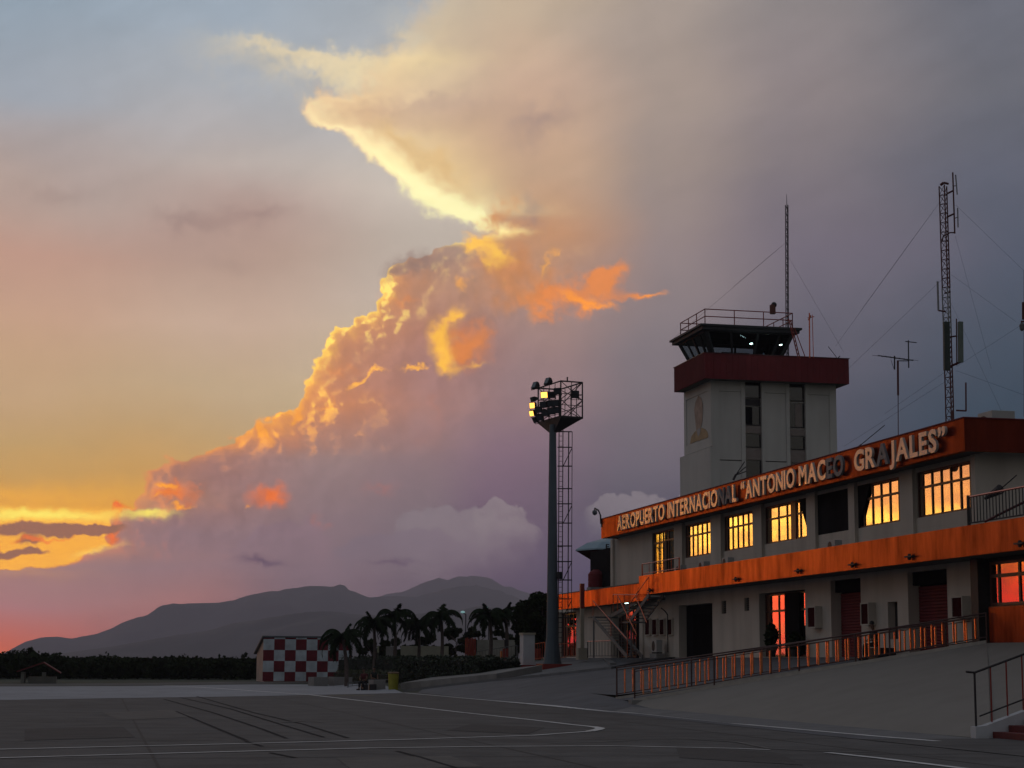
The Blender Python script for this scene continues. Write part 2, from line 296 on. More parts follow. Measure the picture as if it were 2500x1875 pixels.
# ------------------------------------------------------------------ helpers
rnd = random.Random(7)
def h(X, Y=100.):                                             # lie of the land: flat apron, forecourt rising to the terminal floor
    z = min(max((X-17.5)*.165, 0.), 2.02)
    if X > 20.2 and (X-20.17)*.787+(Y-72.06)*.617 > 0: return z        # behind the ramp
    s = min(max((Y-64)/12., 0.), 1.); return z*s*s*(3-2*s)
def drop(x, y, dz=0.):                                        # where the sight line through a photo point meets the land
    r = ray(x, y); t = 20.
    while t < 400:
        p = r*t
        if EYE+p.z <= h(p.x, p.y)+dz: break
        t += .05
    return Vector((p.x, p.y, h(p.x, p.y)+dz))
_mats = {}
def mat(name, c, rough=.8, metal=0., var=.12, scale=3., bump=0., stain=0., spec=.5, streaks=False, emis=None, bscale=None):
    if name in _mats: return _mats[name]
    m = bpy.data.materials.new(name); m.use_nodes = True; t = m.node_tree; b = t.nodes['Principled BSDF']
    b.inputs['Roughness'].default_value = rough; b.inputs['Metallic'].default_value = metal; b.inputs['Specular IOR Level'].default_value = spec
    tcn = t.nodes.new('ShaderNodeTexCoord')
    def nz(sc_, det=4, stretch=None, dist=0.):
        n = t.nodes.new('ShaderNodeTexNoise'); n.inputs['Scale'].default_value = sc_; n.inputs['Detail'].default_value = det; n.inputs['Distortion'].default_value = dist
        if stretch:
            mp = t.nodes.new('ShaderNodeMapping'); mp.inputs[3].default_value = stretch
            t.links.new(tcn.outputs['Object'], mp.inputs[0]); t.links.new(mp.outputs[0], n.inputs['Vector'])
        else: t.links.new(tcn.outputs['Object'], n.inputs['Vector'])
        return n
    n = nz(scale, 5); mr = t.nodes.new('ShaderNodeMapRange'); t.links.new(n.outputs[0], mr.inputs[0])
    mr.inputs[1].default_value = .25; mr.inputs[2].default_value = .75; mr.inputs[3].default_value = 1-var; mr.inputs[4].default_value = 1+var
    sc_ = t.nodes.new('ShaderNodeVectorMath'); sc_.operation = 'SCALE'; sc_.inputs[0].default_value = c[:3]; t.links.new(mr.outputs[0], sc_.inputs['Scale'])
    out = sc_.outputs[0]
    if stain:
        s = nz(.9, 5, (1., 1., .12) if streaks else None, .3); m2 = t.nodes.new('ShaderNodeMapRange'); t.links.new(s.outputs[0], m2.inputs[0])
        m2.inputs[1].default_value = .42; m2.inputs[2].default_value = .72; m2.inputs[3].default_value = 1.; m2.inputs[4].default_value = 1.-stain
        s2 = t.nodes.new('ShaderNodeVectorMath'); s2.operation = 'SCALE'; t.links.new(out, s2.inputs[0]); t.links.new(m2.outputs[0], s2.inputs['Scale']); out = s2.outputs[0]
    t.links.new(out, b.inputs['Base Color'])
    if bump:
        bn = nz(bscale or scale*6, 4); bu = t.nodes.new('ShaderNodeBump'); bu.inputs['Strength'].default_value = bump; bu.inputs['Distance'].default_value = .05
        t.links.new(bn.outputs[0], bu.inputs['Height']); t.links.new(bu.outputs[0], b.inputs['Normal'])
    if emis:
        b.inputs['Emission Color'].default_value = tuple(emis[:3])+(1,); b.inputs['Emission Strength'].default_value = emis[3]
    _mats[name] = m; return m
class MB:
    def __init__(s): s.v = []; s.f = []
    def add(s, vs, fs):
        o = len(s.v); s.v += [tuple(v) for v in vs]; s.f += [tuple(i+o for i in f) for f in fs]; return s
    def box(s, x0, x1, y0, y1, z0, z1):
        x0, x1 = min(x0, x1), max(x0, x1); y0, y1 = min(y0, y1), max(y0, y1); z0, z1 = min(z0, z1), max(z0, z1)
        return s.add([(x, y, z) for z in (z0, z1) for y in (y0, y1) for x in (x0, x1)], [(0, 2, 3, 1), (4, 5, 7, 6), (0, 1, 5, 4), (2, 6, 7, 3), (0, 4, 6, 2), (1, 3, 7, 5)])
    def obox(s, c, ax, ay, az):          # oriented box: centre and three half-extent vectors
        c, ax, ay, az = map(Vector, (c, ax, ay, az))
        return s.add([c+ax*i+ay*j+az*k for k in (-1, 1) for j in (-1, 1) for i in (-1, 1)], [(0, 2, 3, 1), (4, 5, 7, 6), (0, 1, 5, 4), (2, 6, 7, 3), (0, 4, 6, 2), (1, 3, 7, 5)])
    def bar(s, a, b, w, d=None, upv=(0, 0, 1)):
        a, b = Vector(a), Vector(b); e = b-a; L = e.length
        if L < 1e-6: return s
        e /= L; u = Vector(upv)
        if abs(e.dot(u)) > .98: u = Vector((0, 1, 0))
        x = e.cross(u).normalized(); y = x.cross(e)
        return s.obox((a+b)/2, x*w/2, e*L/2, y*(d or w)/2)
    def tube(s, a, b, r, r2=None, n=8, cap=True):
        a, b = Vector(a), Vector(b); e = (b-a); L = e.length
        if L < 1e-6: return s
        e /= L; u = Vector((0, 0, 1)) if abs(e.z) < .95 else Vector((1, 0, 0))
        x = e.cross(u).normalized(); y = e.cross(x); r2 = r if r2 is None else r2
        vs = [p+(x*math.cos(2*math.pi*i/n)+y*math.sin(2*math.pi*i/n))*q for p, q in ((a, r), (b, r2)) for i in range(n)]
        fs = [(i, n+i, n+(i+1) % n, (i+1) % n) for i in range(n)]
        if cap: fs += [tuple(range(n)), tuple(range(2*n-1, n-1, -1))]
        return s.add(vs, fs)
    def path(s, pts, r, n=6):
        for a, b in zip(pts, pts[1:]): s.tube(a, b, r, n=n)
        return s
    def lathe(s, c, prof, n=16, axis=None):
        vs = [(c[0]+r*math.cos(2*math.pi*i/n), c[1]+r*math.sin(2*math.pi*i/n), c[2]+z) for r, z in prof for i in range(n)]
        fs = [(k*n+i, k*n+(i+1) % n, (k+1)*n+(i+1) % n, (k+1)*n+i) for k in range(len(prof)-1) for i in range(n)]
        fs += [tuple(range(n-1, -1, -1)), tuple((len(prof)-1)*n+i for i in range(n))]
        return s.add(vs, fs)
    def prism(s, poly, d):               # polygon (list of 3d points) pushed along vector d
        n = len(poly); a = [Vector(p) for p in poly]; b = [p+Vector(d) for p in a]
        return s.add(a+b, [tuple(range(n-1, -1, -1)), tuple(range(n, 2*n))]+[(i, (i+1) % n, n+(i+1) % n, n+i) for i in range(n)])
    def build(s, name, m, parent=None, smooth=False, bevel=0., label=None, fixn=True):
        me = bpy.data.meshes.new(name)
        loc = Vector((0, 0, 0)); p = parent
        while p: loc += p.location; p = p.parent
        vs = [tuple(Vector(v)-loc) for v in s.v] if parent else s.v
        org = None
        if not parent:
            A = np.array(s.v); org = Vector(((A[:, 0].min()+A[:, 0].max())/2, (A[:, 1].min()+A[:, 1].max())/2, A[:, 2].min()))
            vs = [tuple(Vector(v)-org) for v in s.v]
        me.from_pydata(vs, [], s.f); me.update()
        if fixn and len(s.f) < 60000:
            bm = bmesh.new(); bm.from_mesh(me); bmesh.ops.recalc_face_normals(bm, faces=bm.faces)
            if bevel: bmesh.ops.bevel(bm, geom=[e for e in bm.edges if len(e.link_faces) == 2 and e.calc_face_angle(0) > .5], offset=bevel, segments=2, affect='EDGES', profile=.6)
            bm.to_mesh(me); bm.free()
        for mm in (m if isinstance(m, (list, tuple)) else [m]): me.materials.append(mm)
        if smooth:
            for q in me.polygons: q.use_smooth = True
        o = bpy.data.objects.new(name, me); col.objects.link(o)
        if org: o.location = org
        if parent: o.parent = parent
        if label: o['label'] = label
        return o
def tag(o, label, cat, group=None, kind=None):
    o['label'] = label; o['category'] = cat
    if group: o['group'] = group
    if kind: o['kind'] = kind
    return o
def thing(name, label, cat, loc, group=None):
    o = bpy.data.objects.new(name, None); col.objects.link(o); o.location = loc; o.empty_display_size = .3
    return tag(o, label, cat, group)
def struct(o): o['kind'] = 'structure'; return o
def copy_thing(root, loc, label, group=None):
    r = root.copy(); col.objects.link(r); r.location = loc; r['label'] = label
    if group: r['group'] = group
    for ch in list(root.children):
        c = ch.copy(); col.objects.link(c); c.parent = r
        for g in list(ch.children):
            d = g.copy(); col.objects.link(d); d.parent = c
    return r
# glass: reflective dusk panes, slightly wavy; clear glass for the cab
def mirror_glass(name, tint, rough=.03, wav=.0025):
    m = bpy.data.materials.new(name); m.use_nodes = True; t = m.node_tree; b = t.nodes['Principled BSDF']
    b.inputs['Base Color'].default_value = tint+(1,); b.inputs['Metallic'].default_value = 1.; b.inputs['Roughness'].default_value = rough
    tcn = t.nodes.new('ShaderNodeTexCoord'); n = t.nodes.new('ShaderNodeTexNoise'); n.inputs['Scale'].default_value = 1.1; n.inputs['Detail'].default_value = 2
    t.links.new(tcn.outputs['Object'], n.inputs['Vector']); bu = t.nodes.new('ShaderNodeBump'); bu.inputs['Strength'].default_value = wav*10; bu.inputs['Distance'].default_value = .06
    t.links.new(n.outputs[0], bu.inputs['Height']); t.links.new(bu.outputs[0], b.inputs['Normal']); return m
def clear_glass(name):
    m = bpy.data.materials.new(name); m.use_nodes = True; t = m.node_tree; t.nodes.clear()
    o = t.nodes.new('ShaderNodeOutputMaterial'); mx = t.nodes.new('ShaderNodeMixShader'); tr = t.nodes.new('ShaderNodeBsdfTransparent'); g = t.nodes.new('ShaderNodeBsdfGlossy'); fr = t.nodes.new('ShaderNodeFresnel')
    tr.inputs[0].default_value = (.42, .48, .5, 1); g.inputs[0].default_value = (.5, .55, .6, 1); g.inputs[1].default_value = .05; fr.inputs[0].default_value = 1.45
    t.links.new(fr.outputs[0], mx.inputs[0]); t.links.new(tr.outputs[0], mx.inputs[1]); t.links.new(g.outputs[0], mx.inputs[2]); t.links.new(mx.outputs[0], o.inputs[0]); return m
G_WIN = mirror_glass('window_glass', (.66, .52, .36)); G_LOW = mirror_glass('lobby_glass', (.80, .34, .22)); G_CAB = clear_glass('cab_glass')
WALL = mat('wall_plaster', (.62, .56, .49), .9, var=.06, scale=.8, stain=.18, streaks=True, bump=.15, bscale=30)
WALL2 = mat('tower_render', (.57, .56, .53), .9, var=.05, scale=.6, stain=.14, streaks=True, bump=.1, bscale=20)
def gloss_paint(name, dif, tint, ior, k, rough, stain):     # glossy red paint: mirrors the sunset only at a shallow angle
    m = bpy.data.materials.new(name); m.use_nodes = True; t = m.node_tree; t.nodes.clear()
    o = t.nodes.new('ShaderNodeOutputMaterial'); mx = t.nodes.new('ShaderNodeMixShader'); d = t.nodes.new('ShaderNodeBsdfDiffuse'); g = t.nodes.new('ShaderNodeBsdfGlossy'); fr = t.nodes.new('ShaderNodeFresnel')
    fr.inputs[0].default_value = ior; g.inputs[1].default_value = rough
    tcn = t.nodes.new('ShaderNodeTexCoord'); mp = t.nodes.new('ShaderNodeMapping'); mp.inputs[3].default_value = (1, 1, .25); t.links.new(tcn.outputs['Object'], mp.inputs[0])
    n = t.nodes.new('ShaderNodeTexNoise'); n.inputs['Scale'].default_value = 1.5; n.inputs['Detail'].default_value = 7; n.inputs['Roughness'].default_value = .65; t.links.new(mp.outputs[0], n.inputs['Vector'])
    r = t.nodes.new('ShaderNodeMapRange'); t.links.new(n.outputs[0], r.inputs[0]); r.inputs[1].default_value = .3; r.inputs[2].default_value = .7; r.inputs[3].default_value = 1-stain; r.inputs[4].default_value = 1+stain*.5
    for c, sk in ((dif, d.inputs[0]), (tint, g.inputs[0])):
        s = t.nodes.new('ShaderNodeVectorMath'); s.operation = 'SCALE'; s.inputs[0].default_value = c; t.links.new(r.outputs[0], s.inputs['Scale']); t.links.new(s.outputs[0], sk)
    mu = t.nodes.new('ShaderNodeMath'); mu.operation = 'MULTIPLY'; mu.use_clamp = True; mu.inputs[1].default_value = k; pw = t.nodes.new('ShaderNodeMath'); pw.operation = 'POWER'; pw.inputs[1].default_value = 1.5; t.links.new(fr.outputs[0], pw.inputs[0]); t.links.new(pw.outputs[0], mu.inputs[0]); t.links.new(mu.outputs[0], mx.inputs[0])
    n2 = t.nodes.new('ShaderNodeTexNoise'); n2.inputs['Scale'].default_value = 14; n2.inputs['Detail'].default_value = 4; t.links.new(tcn.outputs['Object'], n2.inputs['Vector'])
    bu = t.nodes.new('ShaderNodeBump'); bu.inputs['Strength'].default_value = .15; bu.inputs['Distance'].default_value = .03; t.links.new(n2.outputs[0], bu.inputs['Height']); t.links.new(bu.outputs[0], g.inputs['Normal'])
    t.links.new(d.outputs[0], mx.inputs[1]); t.links.new(g.outputs[0], mx.inputs[2]); t.links.new(mx.outputs[0], o.inputs[0]); return m
BAND = gloss_paint('orange_panel', (.22, .03, .018), (.68, .225, .085), 1.9, 4.0, .28, .55)
FASC = gloss_paint('fascia_panel', (.13, .016, .012), (.56, .165, .065), 1.7, 3.4, .30, .42)
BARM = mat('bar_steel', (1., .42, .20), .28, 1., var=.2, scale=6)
MAROON = mat('maroon_sheet', (.17, .015, .02), .8, var=.1, scale=1.5, stain=.15, streaks=True)
REDP = mat('red_paint', (.26, .03, .022), .5, var=.15, scale=5)
DKRED = mat('dark_red_panel', (.05, .008, .01), 1., var=.2, scale=5, spec=.05)
MULL = mat('mullion_paint', (.07, .02, .015), .45, var=.1)
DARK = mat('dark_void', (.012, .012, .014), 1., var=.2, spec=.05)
DKMET = mat('dark_metal', (.035, .032, .035), .6, .3, var=.25, scale=4)
GALV = mat('galvanised', (.15, .15, .15), .7, .15, var=.2, scale=4)
RUST = mat('rusty_rail', (.62, .16, .08), .22, 1., var=.25, scale=6)
CONC = mat('concrete', (.27, .26, .25), .92, var=.12, scale=1.2, stain=.3, bump=.25)
WHITEP = mat('white_paint', (.55, .57, .60), .7, var=.08, scale=2, stain=.15)
CREAM = mat('cream_paint', (.42, .38, .30), .8, var=.08, scale=2)
LEAF = mat('leaf_dark', (.024, .034, .014), .9, spec=.08, var=.5, scale=1.2)
LEAF2 = mat('leaf_palm', (.014, .024, .010), .9, spec=.08, var=.5, scale=1.5)
HEDGE = mat('hedge_leaf', (.020, .034, .012), .6, var=.55, scale=2.5)
BARK = mat('bark', (.11, .085, .075), .9, var=.3, scale=3, bump=.4)
SKIN = mat('skin', (.16, .085, .055), .6, var=.05); HAIR = mat('hair', (.012, .01, .01), .6)
TUBE = mat('lit_tube', (.8, .9, .9), emis=(.65, 1., .95, 9.))
LAMP = mat('lit_lamp', (1., .8, .4), emis=(1., .46, .07, 2.6))
# ------------------------------------------------------------------ land, apron, markings, hills
GRASS = mat('dry_grass', (.045, .052, .028), .95, var=.4, scale=.35, bump=.4, bscale=3)
ASPH = mat('apron_asphalt', (.108, .105, .104), .88, var=.2, scale=.22, stain=.4, bump=.3, bscale=14)
ASPH2 = mat('forecourt_asphalt', (.125, .13, .145), .85, var=.16, scale=.5, stain=.2, bump=.3, bscale=12)
LIGHTC = mat('pale_concrete', (.33, .345, .38), .85, var=.14, scale=.16, stain=.25, bump=.15)
PAVE = mat('pavement_concrete', (.20, .20, .205), .9, var=.12, scale=1., stain=.25, bump=.2)
PAINT = mat('worn_line_paint', (.72, .71, .70), .8, var=.3, scale=1.6)
SEAM = mat('tar_seam', (.062, .06, .062), 1., var=.2, spec=.02)
def grid(name, xs, ys, zf, m, dz=0., smooth=False):
    b = MB(); vs = [(x, y, zf(x, y)+dz) for y in ys for x in xs]; n = len(xs)
    b.add(vs, [(j*n+i, j*n+i+1, (j+1)*n+i+1, (j+1)*n+i) for j in range(len(ys)-1) for i in range(n-1)])
    return b.build(name, m, smooth=smooth)
def hg(X, Y):
    z = min(max((X-17.5)*.165, 0.), 2.02); s = min(max((Y-64)/12., 0.), 1.); return z*s*s*(3-2*s)
struct(grid('ground', [-13400, -800, -60, 17.5, 20.2, 29.7424, 60, 800, 13400], [-13400, -100, 0, 41, 60, 64, 66, 68, 70, 72, 74, 76, 100, 120, 200, 900, 13400], hg, GRASS, -.02))
def sheet(name, pts, dz, m):
    b = MB(); n = len(pts); b.add([(x, y, h(x, y)+dz) for x, y in pts], [tuple(range(n))]); return struct(b.build(name, m))
def P2(lst): return [tuple(onZ(x, y)[:2]) for x, y in lst]
sheet('apron', [(-260, -60), (17.5, -60), (17.5, 41), (17.5, 104), (14.5, 112), (6, 125), (-60, 122), (-260, 118)], -.004, ASPH)
o_ = MB(); o_.add([(17.5, -60, .008), (29.4, -60, .008), (29.4, 41.3, .008), (17.5, 41.3, .008)], [(0, 1, 2, 3)]); struct(o_.build('apron', ASPH))
near = P2([(-900, 1722), (0, 1709), (300, 1704), (600, 1700), (780, 1696), (985, 1692)]); far = P2([(930, 1677), (760, 1671), (600, 1671), (300, 1675), (0, 1676), (-900, 1684)])
sheet('shoulder_strip', near+far, .002, LIGHTC)
sheet('far_verge', P2([(-900, 1676), (0, 1669.5), (300, 1668), (600, 1664), (760, 1664), (760, 1668), (600, 1670), (300, 1674), (0, 1675), (-900, 1683)]), .001, mat('verge', (.10, .10, .095), .95, var=.3, scale=.4))
# forecourt slope: roadway below, raised platform behind a low lip
sheet('forecourt', [(17.504, 104), (17.504, 76.01), (20.25, 76.01), (20.25, 72.4), (29.74, 60.0), (29.74, 121), (22, 121)], .004, ASPH2)
struct(grid('forecourt', [17.504, 20.2], [41.4, 50, 60, 64, 65, 66, 67, 68, 69, 70, 71, 72, 73, 74, 75, 76.0], hg, ASPH2, .004))
def strip(name, pts, w, dz, m):
    b = MB(); L = []; Rr = []
    for i, p in enumerate(pts):
        a = Vector(pts[max(i-1, 0)]); c = Vector(pts[min(i+1, len(pts)-1)]); t = (c-a).normalized(); nrm = Vector((-t.y, t.x))
        ww = w[i] if isinstance(w, list) else w
        L.append(Vector(p)+nrm*ww/2); Rr.append(Vector(p)-nrm*ww/2)
    n = len(pts)
    b.add([(q.x, q.y, h(q.x, q.y)+dz) for q in L+Rr], [(i, i+1, n+i+1, n+i) for i in range(n-1)])
    return struct(b.build(name, m))
def D2(lst): return [tuple(drop(x, y)[:2]) for x, y in lst]
sheet('edge_pavement', P2([(1500, 1737), (1542, 1732), (1800, 1753), (2150, 1783), (2371, 1801.5), (2440, 1808), (2440, 1822), (2290, 1811), (2150, 1800), (1800, 1769), (1550, 1742)]), .006, PAVE)
# painted markings on the apron
w1 = P2([(400, 1674), (520, 1680), (620, 1687), (760, 1697), (950, 1719), (1130, 1740), (1300, 1758), (1400, 1770), (1446, 1774.5)])
strip('apron_marking', w1, [.35, .35, .3, .25, .18, .18, .18, .2, .22], .010, PAINT)
strip('apron_marking', P2([(1446, 1774.5), (1462, 1777.5), (1466, 1779), (1460, 1781.5), (1440, 1786)]), .26, .012, PAINT)
strip('apron_marking', P2([(1440, 1786), (1300, 1796), (1000, 1805.5), (600, 1816), (300, 1823), (0, 1830), (-500, 1842)]), .16, .010, PAINT)
strip('apron_marking', P2([(-500, 1866), (0, 1851), (400, 1840), (900, 1827), (1200, 1823), (1500, 1821.5), (1800, 1828), (1880, 1831)]), .15, .010, PAINT)
strip('apron_marking', P2([(985, 1691.6), (1180, 1709), (1350, 1725), (1480, 1737), (1560, 1742.5), (1800, 1767.5), (2150, 1799), (2290, 1810)]), [.22]*8, .011, PAINT)
strip('apron_marking', P2([(2020, 1838), (2150, 1852), (2330, 1874), (2500, 1895)]), .2, .010, PAINT)
strip('faded_marking', P2([(1690, 1805), (1800, 1812), (1880, 1828), (2060, 1836), (2160, 1838)]), .14, .008, mat('faded_paint', (.15, .145, .14), .85, var=.4, scale=2))
strip('faded_marking', P2([(1160, 1740), (1250, 1739), (1300, 1740)]), .14, .009, _mats['faded_paint'])
strip('faded_marking', P2([(1340, 1815), (1460, 1812), (1560, 1807)]), .1, .009, _mats['faded_paint'])
strip('faded_marking', P2([(690, 1764), (740, 1761), (790, 1763)]), .25, .009, _mats['faded_paint'])
strip('yellow_marking', P2([(805, 1697.5), (860, 1698), (915, 1698.5)]), .5, .009, mat('yellow_paint', (.32, .27, .12), .85, var=.4, scale=2))
for pts in ([(430, 1737), (500, 1766), (570, 1795), (602, 1808)], [(400, 1707), (520, 1740), (640, 1780), (700, 1803)], [(440, 1703), (560, 1730), (700, 1773), (790, 1800)], [(480, 1700), (620, 1740), (740, 1768), (850, 1802)], [(600, 1810), (640, 1822)], [(970, 1834), (1030, 1850), (1110, 1874)], [(660, 1838), (720, 1850)]):
    strip('tar_joint', P2(pts), .10, .005, SEAM)
b = MB()
for k in range(-12, 3):
    x = 15.4+k*7.2; b.add([(x-.03, -40, .0005), (x+.03, -40, .0005), (x+.03, 103, .0005), (x-.03, 103, .0005)], [(0, 1, 2, 3)])
for k in range(0, 12):
    y = 20+k*7.2; b.add([(-90, y-.03, .0012), (17.4, y-.03, .0012), (17.4, y+.03, .0012), (-90, y+.03, .0012)], [(0, 1, 2, 3)])
struct(b.build('slab_joints', mat('joint_dirt', (.07, .065, .06), .95, var=.3)))
PT = mat('patch_asphalt', (.075, .07, .068), .92, var=.2, scale=1.2, stain=.3, bump=.3, bscale=14); PT2 = mat('patch_pale', (.145, .135, .125), .92, var=.2, scale=1.2, stain=.3, bump=.3, bscale=14)
for q_, m_ in (([(1150, 1768), (1330, 1776), (1290, 1792), (1090, 1783)], PT), ([(250, 1740), (420, 1733), (480, 1750), (290, 1758)], PT2), ([(1650, 1822), (1900, 1838), (1960, 1868), (1660, 1850)], PT), ([(820, 1850), (1100, 1846), (1180, 1872), (860, 1880)], PT2), ([(60, 1780), (300, 1774), (330, 1800), (60, 1808)], PT)): sheet('apron_patch', P2(q_), .003, m_)
# kerb lip between roadway and upper platform
def kerb(name, pts, w, hh, m):
    b = MB()
    for p, q in zip(pts, pts[1:]):
        p, q = Vector(p), Vector(q); t = (q-p).normalized(); nn = Vector((-t.y, t.x))*w/2; zz = [h(v.x, v.y) for v in (p, q)]
        b.add([(v.x, v.y, z+k) for k in (-.1, hh) for v, z in ((p-nn, zz[0]), (q-nn, zz[1]), (q+nn, zz[1]), (p+nn, zz[0]))], [(0, 1, 2, 3), (7, 6, 5, 4), (0, 4, 5, 1), (1, 5, 6, 2), (2, 6, 7, 3), (3, 7, 4, 0)])
    return struct(b.build(name, m))
kerb('kerb', D2([(990, 1688), (1100, 1674), (1220, 1661), (1330, 1651), (1500, 1632)]), .5, .10, PAVE)
kerb('kerb', D2([(1500, 1632), (1560, 1620), (1640, 1609), (1740, 1603)]), .3, .10, SEAM)
kerb('kerb', D2([(1375, 1603), (1420, 1601.5), (1458, 1602), (1480, 1611), (1497, 1624)]), .3, .12, PAVE)
sheet('platform_pavement', D2([(1200, 1662), (1330, 1649), (1490, 1631), (1470, 1608), (1400, 1604), (1300, 1606), (1180, 1618), (1170, 1640)]), .008, PAVE)
# ramp up to the hall, its sloped flank, entry blocks
P0 = Vector((20.17, 69.4, .29)); P1 = Vector((29.2, 57.9, 2.48)); Q0 = Vector((20.2, 72.06, .30)); Q1 = Vector((30.3, 59.2, 2.48))
RC = mat('ramp_render', (.265, .245, .22), .92, var=.05, scale=.7, stain=.07, bump=.15)
RAMP = thing('access_ramp', 'long concrete ramp with sloping grey flank climbing right to the terminal', 'ramp', (20.2, 69, 0))
b = MB()
n = 30; T0 = [P0.lerp(P1, i/n) for i in range(n+1)]; B0 = [Vector((19.85, 68.9, 0)).lerp(Vector((20.9, 41.4, 0)), i/n) for i in range(n+1)]
vs = []
for t, q in zip(T0, B0): vs += [t.lerp(q, k/12) for k in range(12)]+[q-Vector((0, 0, .1))]
b.add(vs, [(13*i+j, 13*i+j+1, 13*i+j+14, 13*i+j+13) for i in range(n) for j in range(12)])
b.add([P1, Vector((29.5, 41.4, 2.45)), Vector((20.9, 41.4, -.1))], [(0, 1, 2)])
b.build('flank', RC, RAMP, smooth=True)
b = MB(); b.add([P0+Vector((0, 0, .0)), P1, Q1, Q0], [(0, 1, 2, 3)]); b.build('deck', ASPH2, RAMP)
dirp = (P1-P0).normalized(); nn = Vector((-dirp.y, dirp.x, 0)).normalized()
for a, c, nm in ((P0, P1, 'edge_kerb'), (Q0, Q1, 'edge_kerb')):
    MB().bar(a+Vector((0, 0, .02)), c+Vector((0, 0, .02)), .16, .14).build(nm, mat('kerb_pale', (.42, .39, .35), .9, var=.15), RAMP)
MB().box(19.95, 20.35, 69.0, 69.5, -.1, .33).build('end_block', CONC, RAMP)
MB().box(19.98, 20.38, 71.9, 72.4, -.1, .30).build('end_block', CONC, RAMP)
RAILD = mat('rail_paint', (.09, .045, .04), .5, .4, var=.3, scale=6)
def rail(label, a, c, hl, hr, loc):
    t = thing('railing', label, 'railing', loc, 'handrails of the ramp'); e = c-a; L = e.length
    def top(s): return a.lerp(c, s)+Vector((0, 0, hl+(hr-hl)*s))
    def bot(s): return a.lerp(c, s)+Vector((0, 0, .20))
    MB().tube(top(0), top(1), .028).tube(top(0)-Vector((0, 0, .1)), top(1)-Vector((0, 0, .1)), .016, n=6).build('top_rail', RAILD, t)
    MB().tube(bot(0), bot(1), .02, n=6).build('bottom_rail', RAILD, t)
    N = int(L/.40)
    for i in range(N+1):
        s = i/N
        if i % 9 == 0: MB().tube(a.lerp(c, s), top(s), .032).build('post', RAILD, t)
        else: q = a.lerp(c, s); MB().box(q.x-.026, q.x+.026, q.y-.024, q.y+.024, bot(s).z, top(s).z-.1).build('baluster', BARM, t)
    return t
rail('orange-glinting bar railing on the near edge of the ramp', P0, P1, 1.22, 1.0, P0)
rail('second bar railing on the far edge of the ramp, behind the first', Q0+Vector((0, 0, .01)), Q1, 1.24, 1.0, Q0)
# platform retaining face and the small stair at the right edge
b = MB(); b.box(29.5, 29.74, 38, 58.2, -.2, 2.36); struct(b.build('platform_wall', RC))
ST = thing('entrance_stair', 'white-walled stair with dark red steps at the lower right edge', 'stair', (20.8, 41.2, 0))
b = MB(); b.prism([(20.62, 41.9, 0), (20.62, 41.9, .27), (20.9, 41.9, .30), (25.2, 41.9, 1.75), (25.2, 41.9, 0)], (0, -.28, 0)); b.build('stringer', WHITEP, ST)
b = MB()
for i in range(12): b.box(21.05+i*.42, 26.5, 38.2, 41.6, i*.155-.0, (i+1)*.155)
b.build('steps', mat('red_step', (.13, .02, .018), .7, var=.2), ST)
SR = thing('railing', 'dark handrail rising beside the red steps at the right edge', 'railing', (20.9, 41.76, .3))
tp = [Vector((20.70+.42*i, 41.76, 1.56+.143*i)) for i in range(9)]
MB().path([tp[0]-Vector((.22, 0, -.02))]+tp, .03).build('top_rail', DKMET, SR)
MB().tube(Vector((20.8, 41.76, .52)), Vector((24.3, 41.76, 1.72)), .02).build('bottom_rail', DKMET, SR)
for i in range(0, 9): MB().tube(Vector((tp[i].x, 41.76, .24+.143*i)), tp[i], .028 if i % 4 == 0 else .02).build('post', REDP if i % 4 else DKMET, SR)
# hills: three ranges fading into the air
def ridge_mesh(name, pts, D, depth, m, seed):
    rr = random.Random(seed); xs = np.array([p[0] for p in pts], float); ys = np.array([p[1] for p in pts], float)
    N, K2 = 260, 26; b = MB(); vs = []
    ph = [rr.random()*6.28 for _ in range(40)]
    def fb(u, v):
        s = 0; a = 1.; f_ = 1.
        for k in range(5):
            s += a*math.sin(u*f_*1.7+ph[k]+2.1*math.sin(v*f_*1.3+ph[k+8]))*math.sin(v*f_*1.1+ph[k+16]+1.4*math.sin(u*f_*.9+ph[k+24])); a *= .55; f_ *= 2.1
        return s
    for j in range(K2):
        s = j/(K2-1)                       # 0 foot in front ... crest at .6 ... back
        for i in range(N):
            x = xs[0]+(xs[-1]-xs[0])*i/(N-1); y = np.interp(x, xs, ys)
            p = atD(x, y, D); crest = p.z-EYE
            az = math.atan2(p.x, p.y)
            prof = (math.sin(min(s/.62, 1.)*math.pi/2)**1.15) if s < .62 else math.cos((s-.62)/.38*math.pi/2)
            dd = D+(s-.62)*depth
            hz = crest*prof*(dd/D if s > .62 else 1.)
            k = max(0., 1-abs(s-.62)/.62)
            hz += crest*.09*fb(az*38, s*7)*math.sin(min(max(s/.62, 0), 1)*math.pi) if s < .62 else 0.
            hz += crest*.007*fb(az*200, s*9)
            vs.append((dd*math.sin(az), dd*math.cos(az), max(hz, -2.)+(0 if s > .01 and s < .99 else -6)))
    b.add(vs, [(j*N+i, j*N+i+1, (j+1)*N+i+1, (j+1)*N+i) for j in range(K2-1) for i in range(N-1)])
    return struct(b.build(name, m, smooth=True))
HILL = mat('wooded_hill', (.07, .065, .06), .95, var=.45, scale=.006)
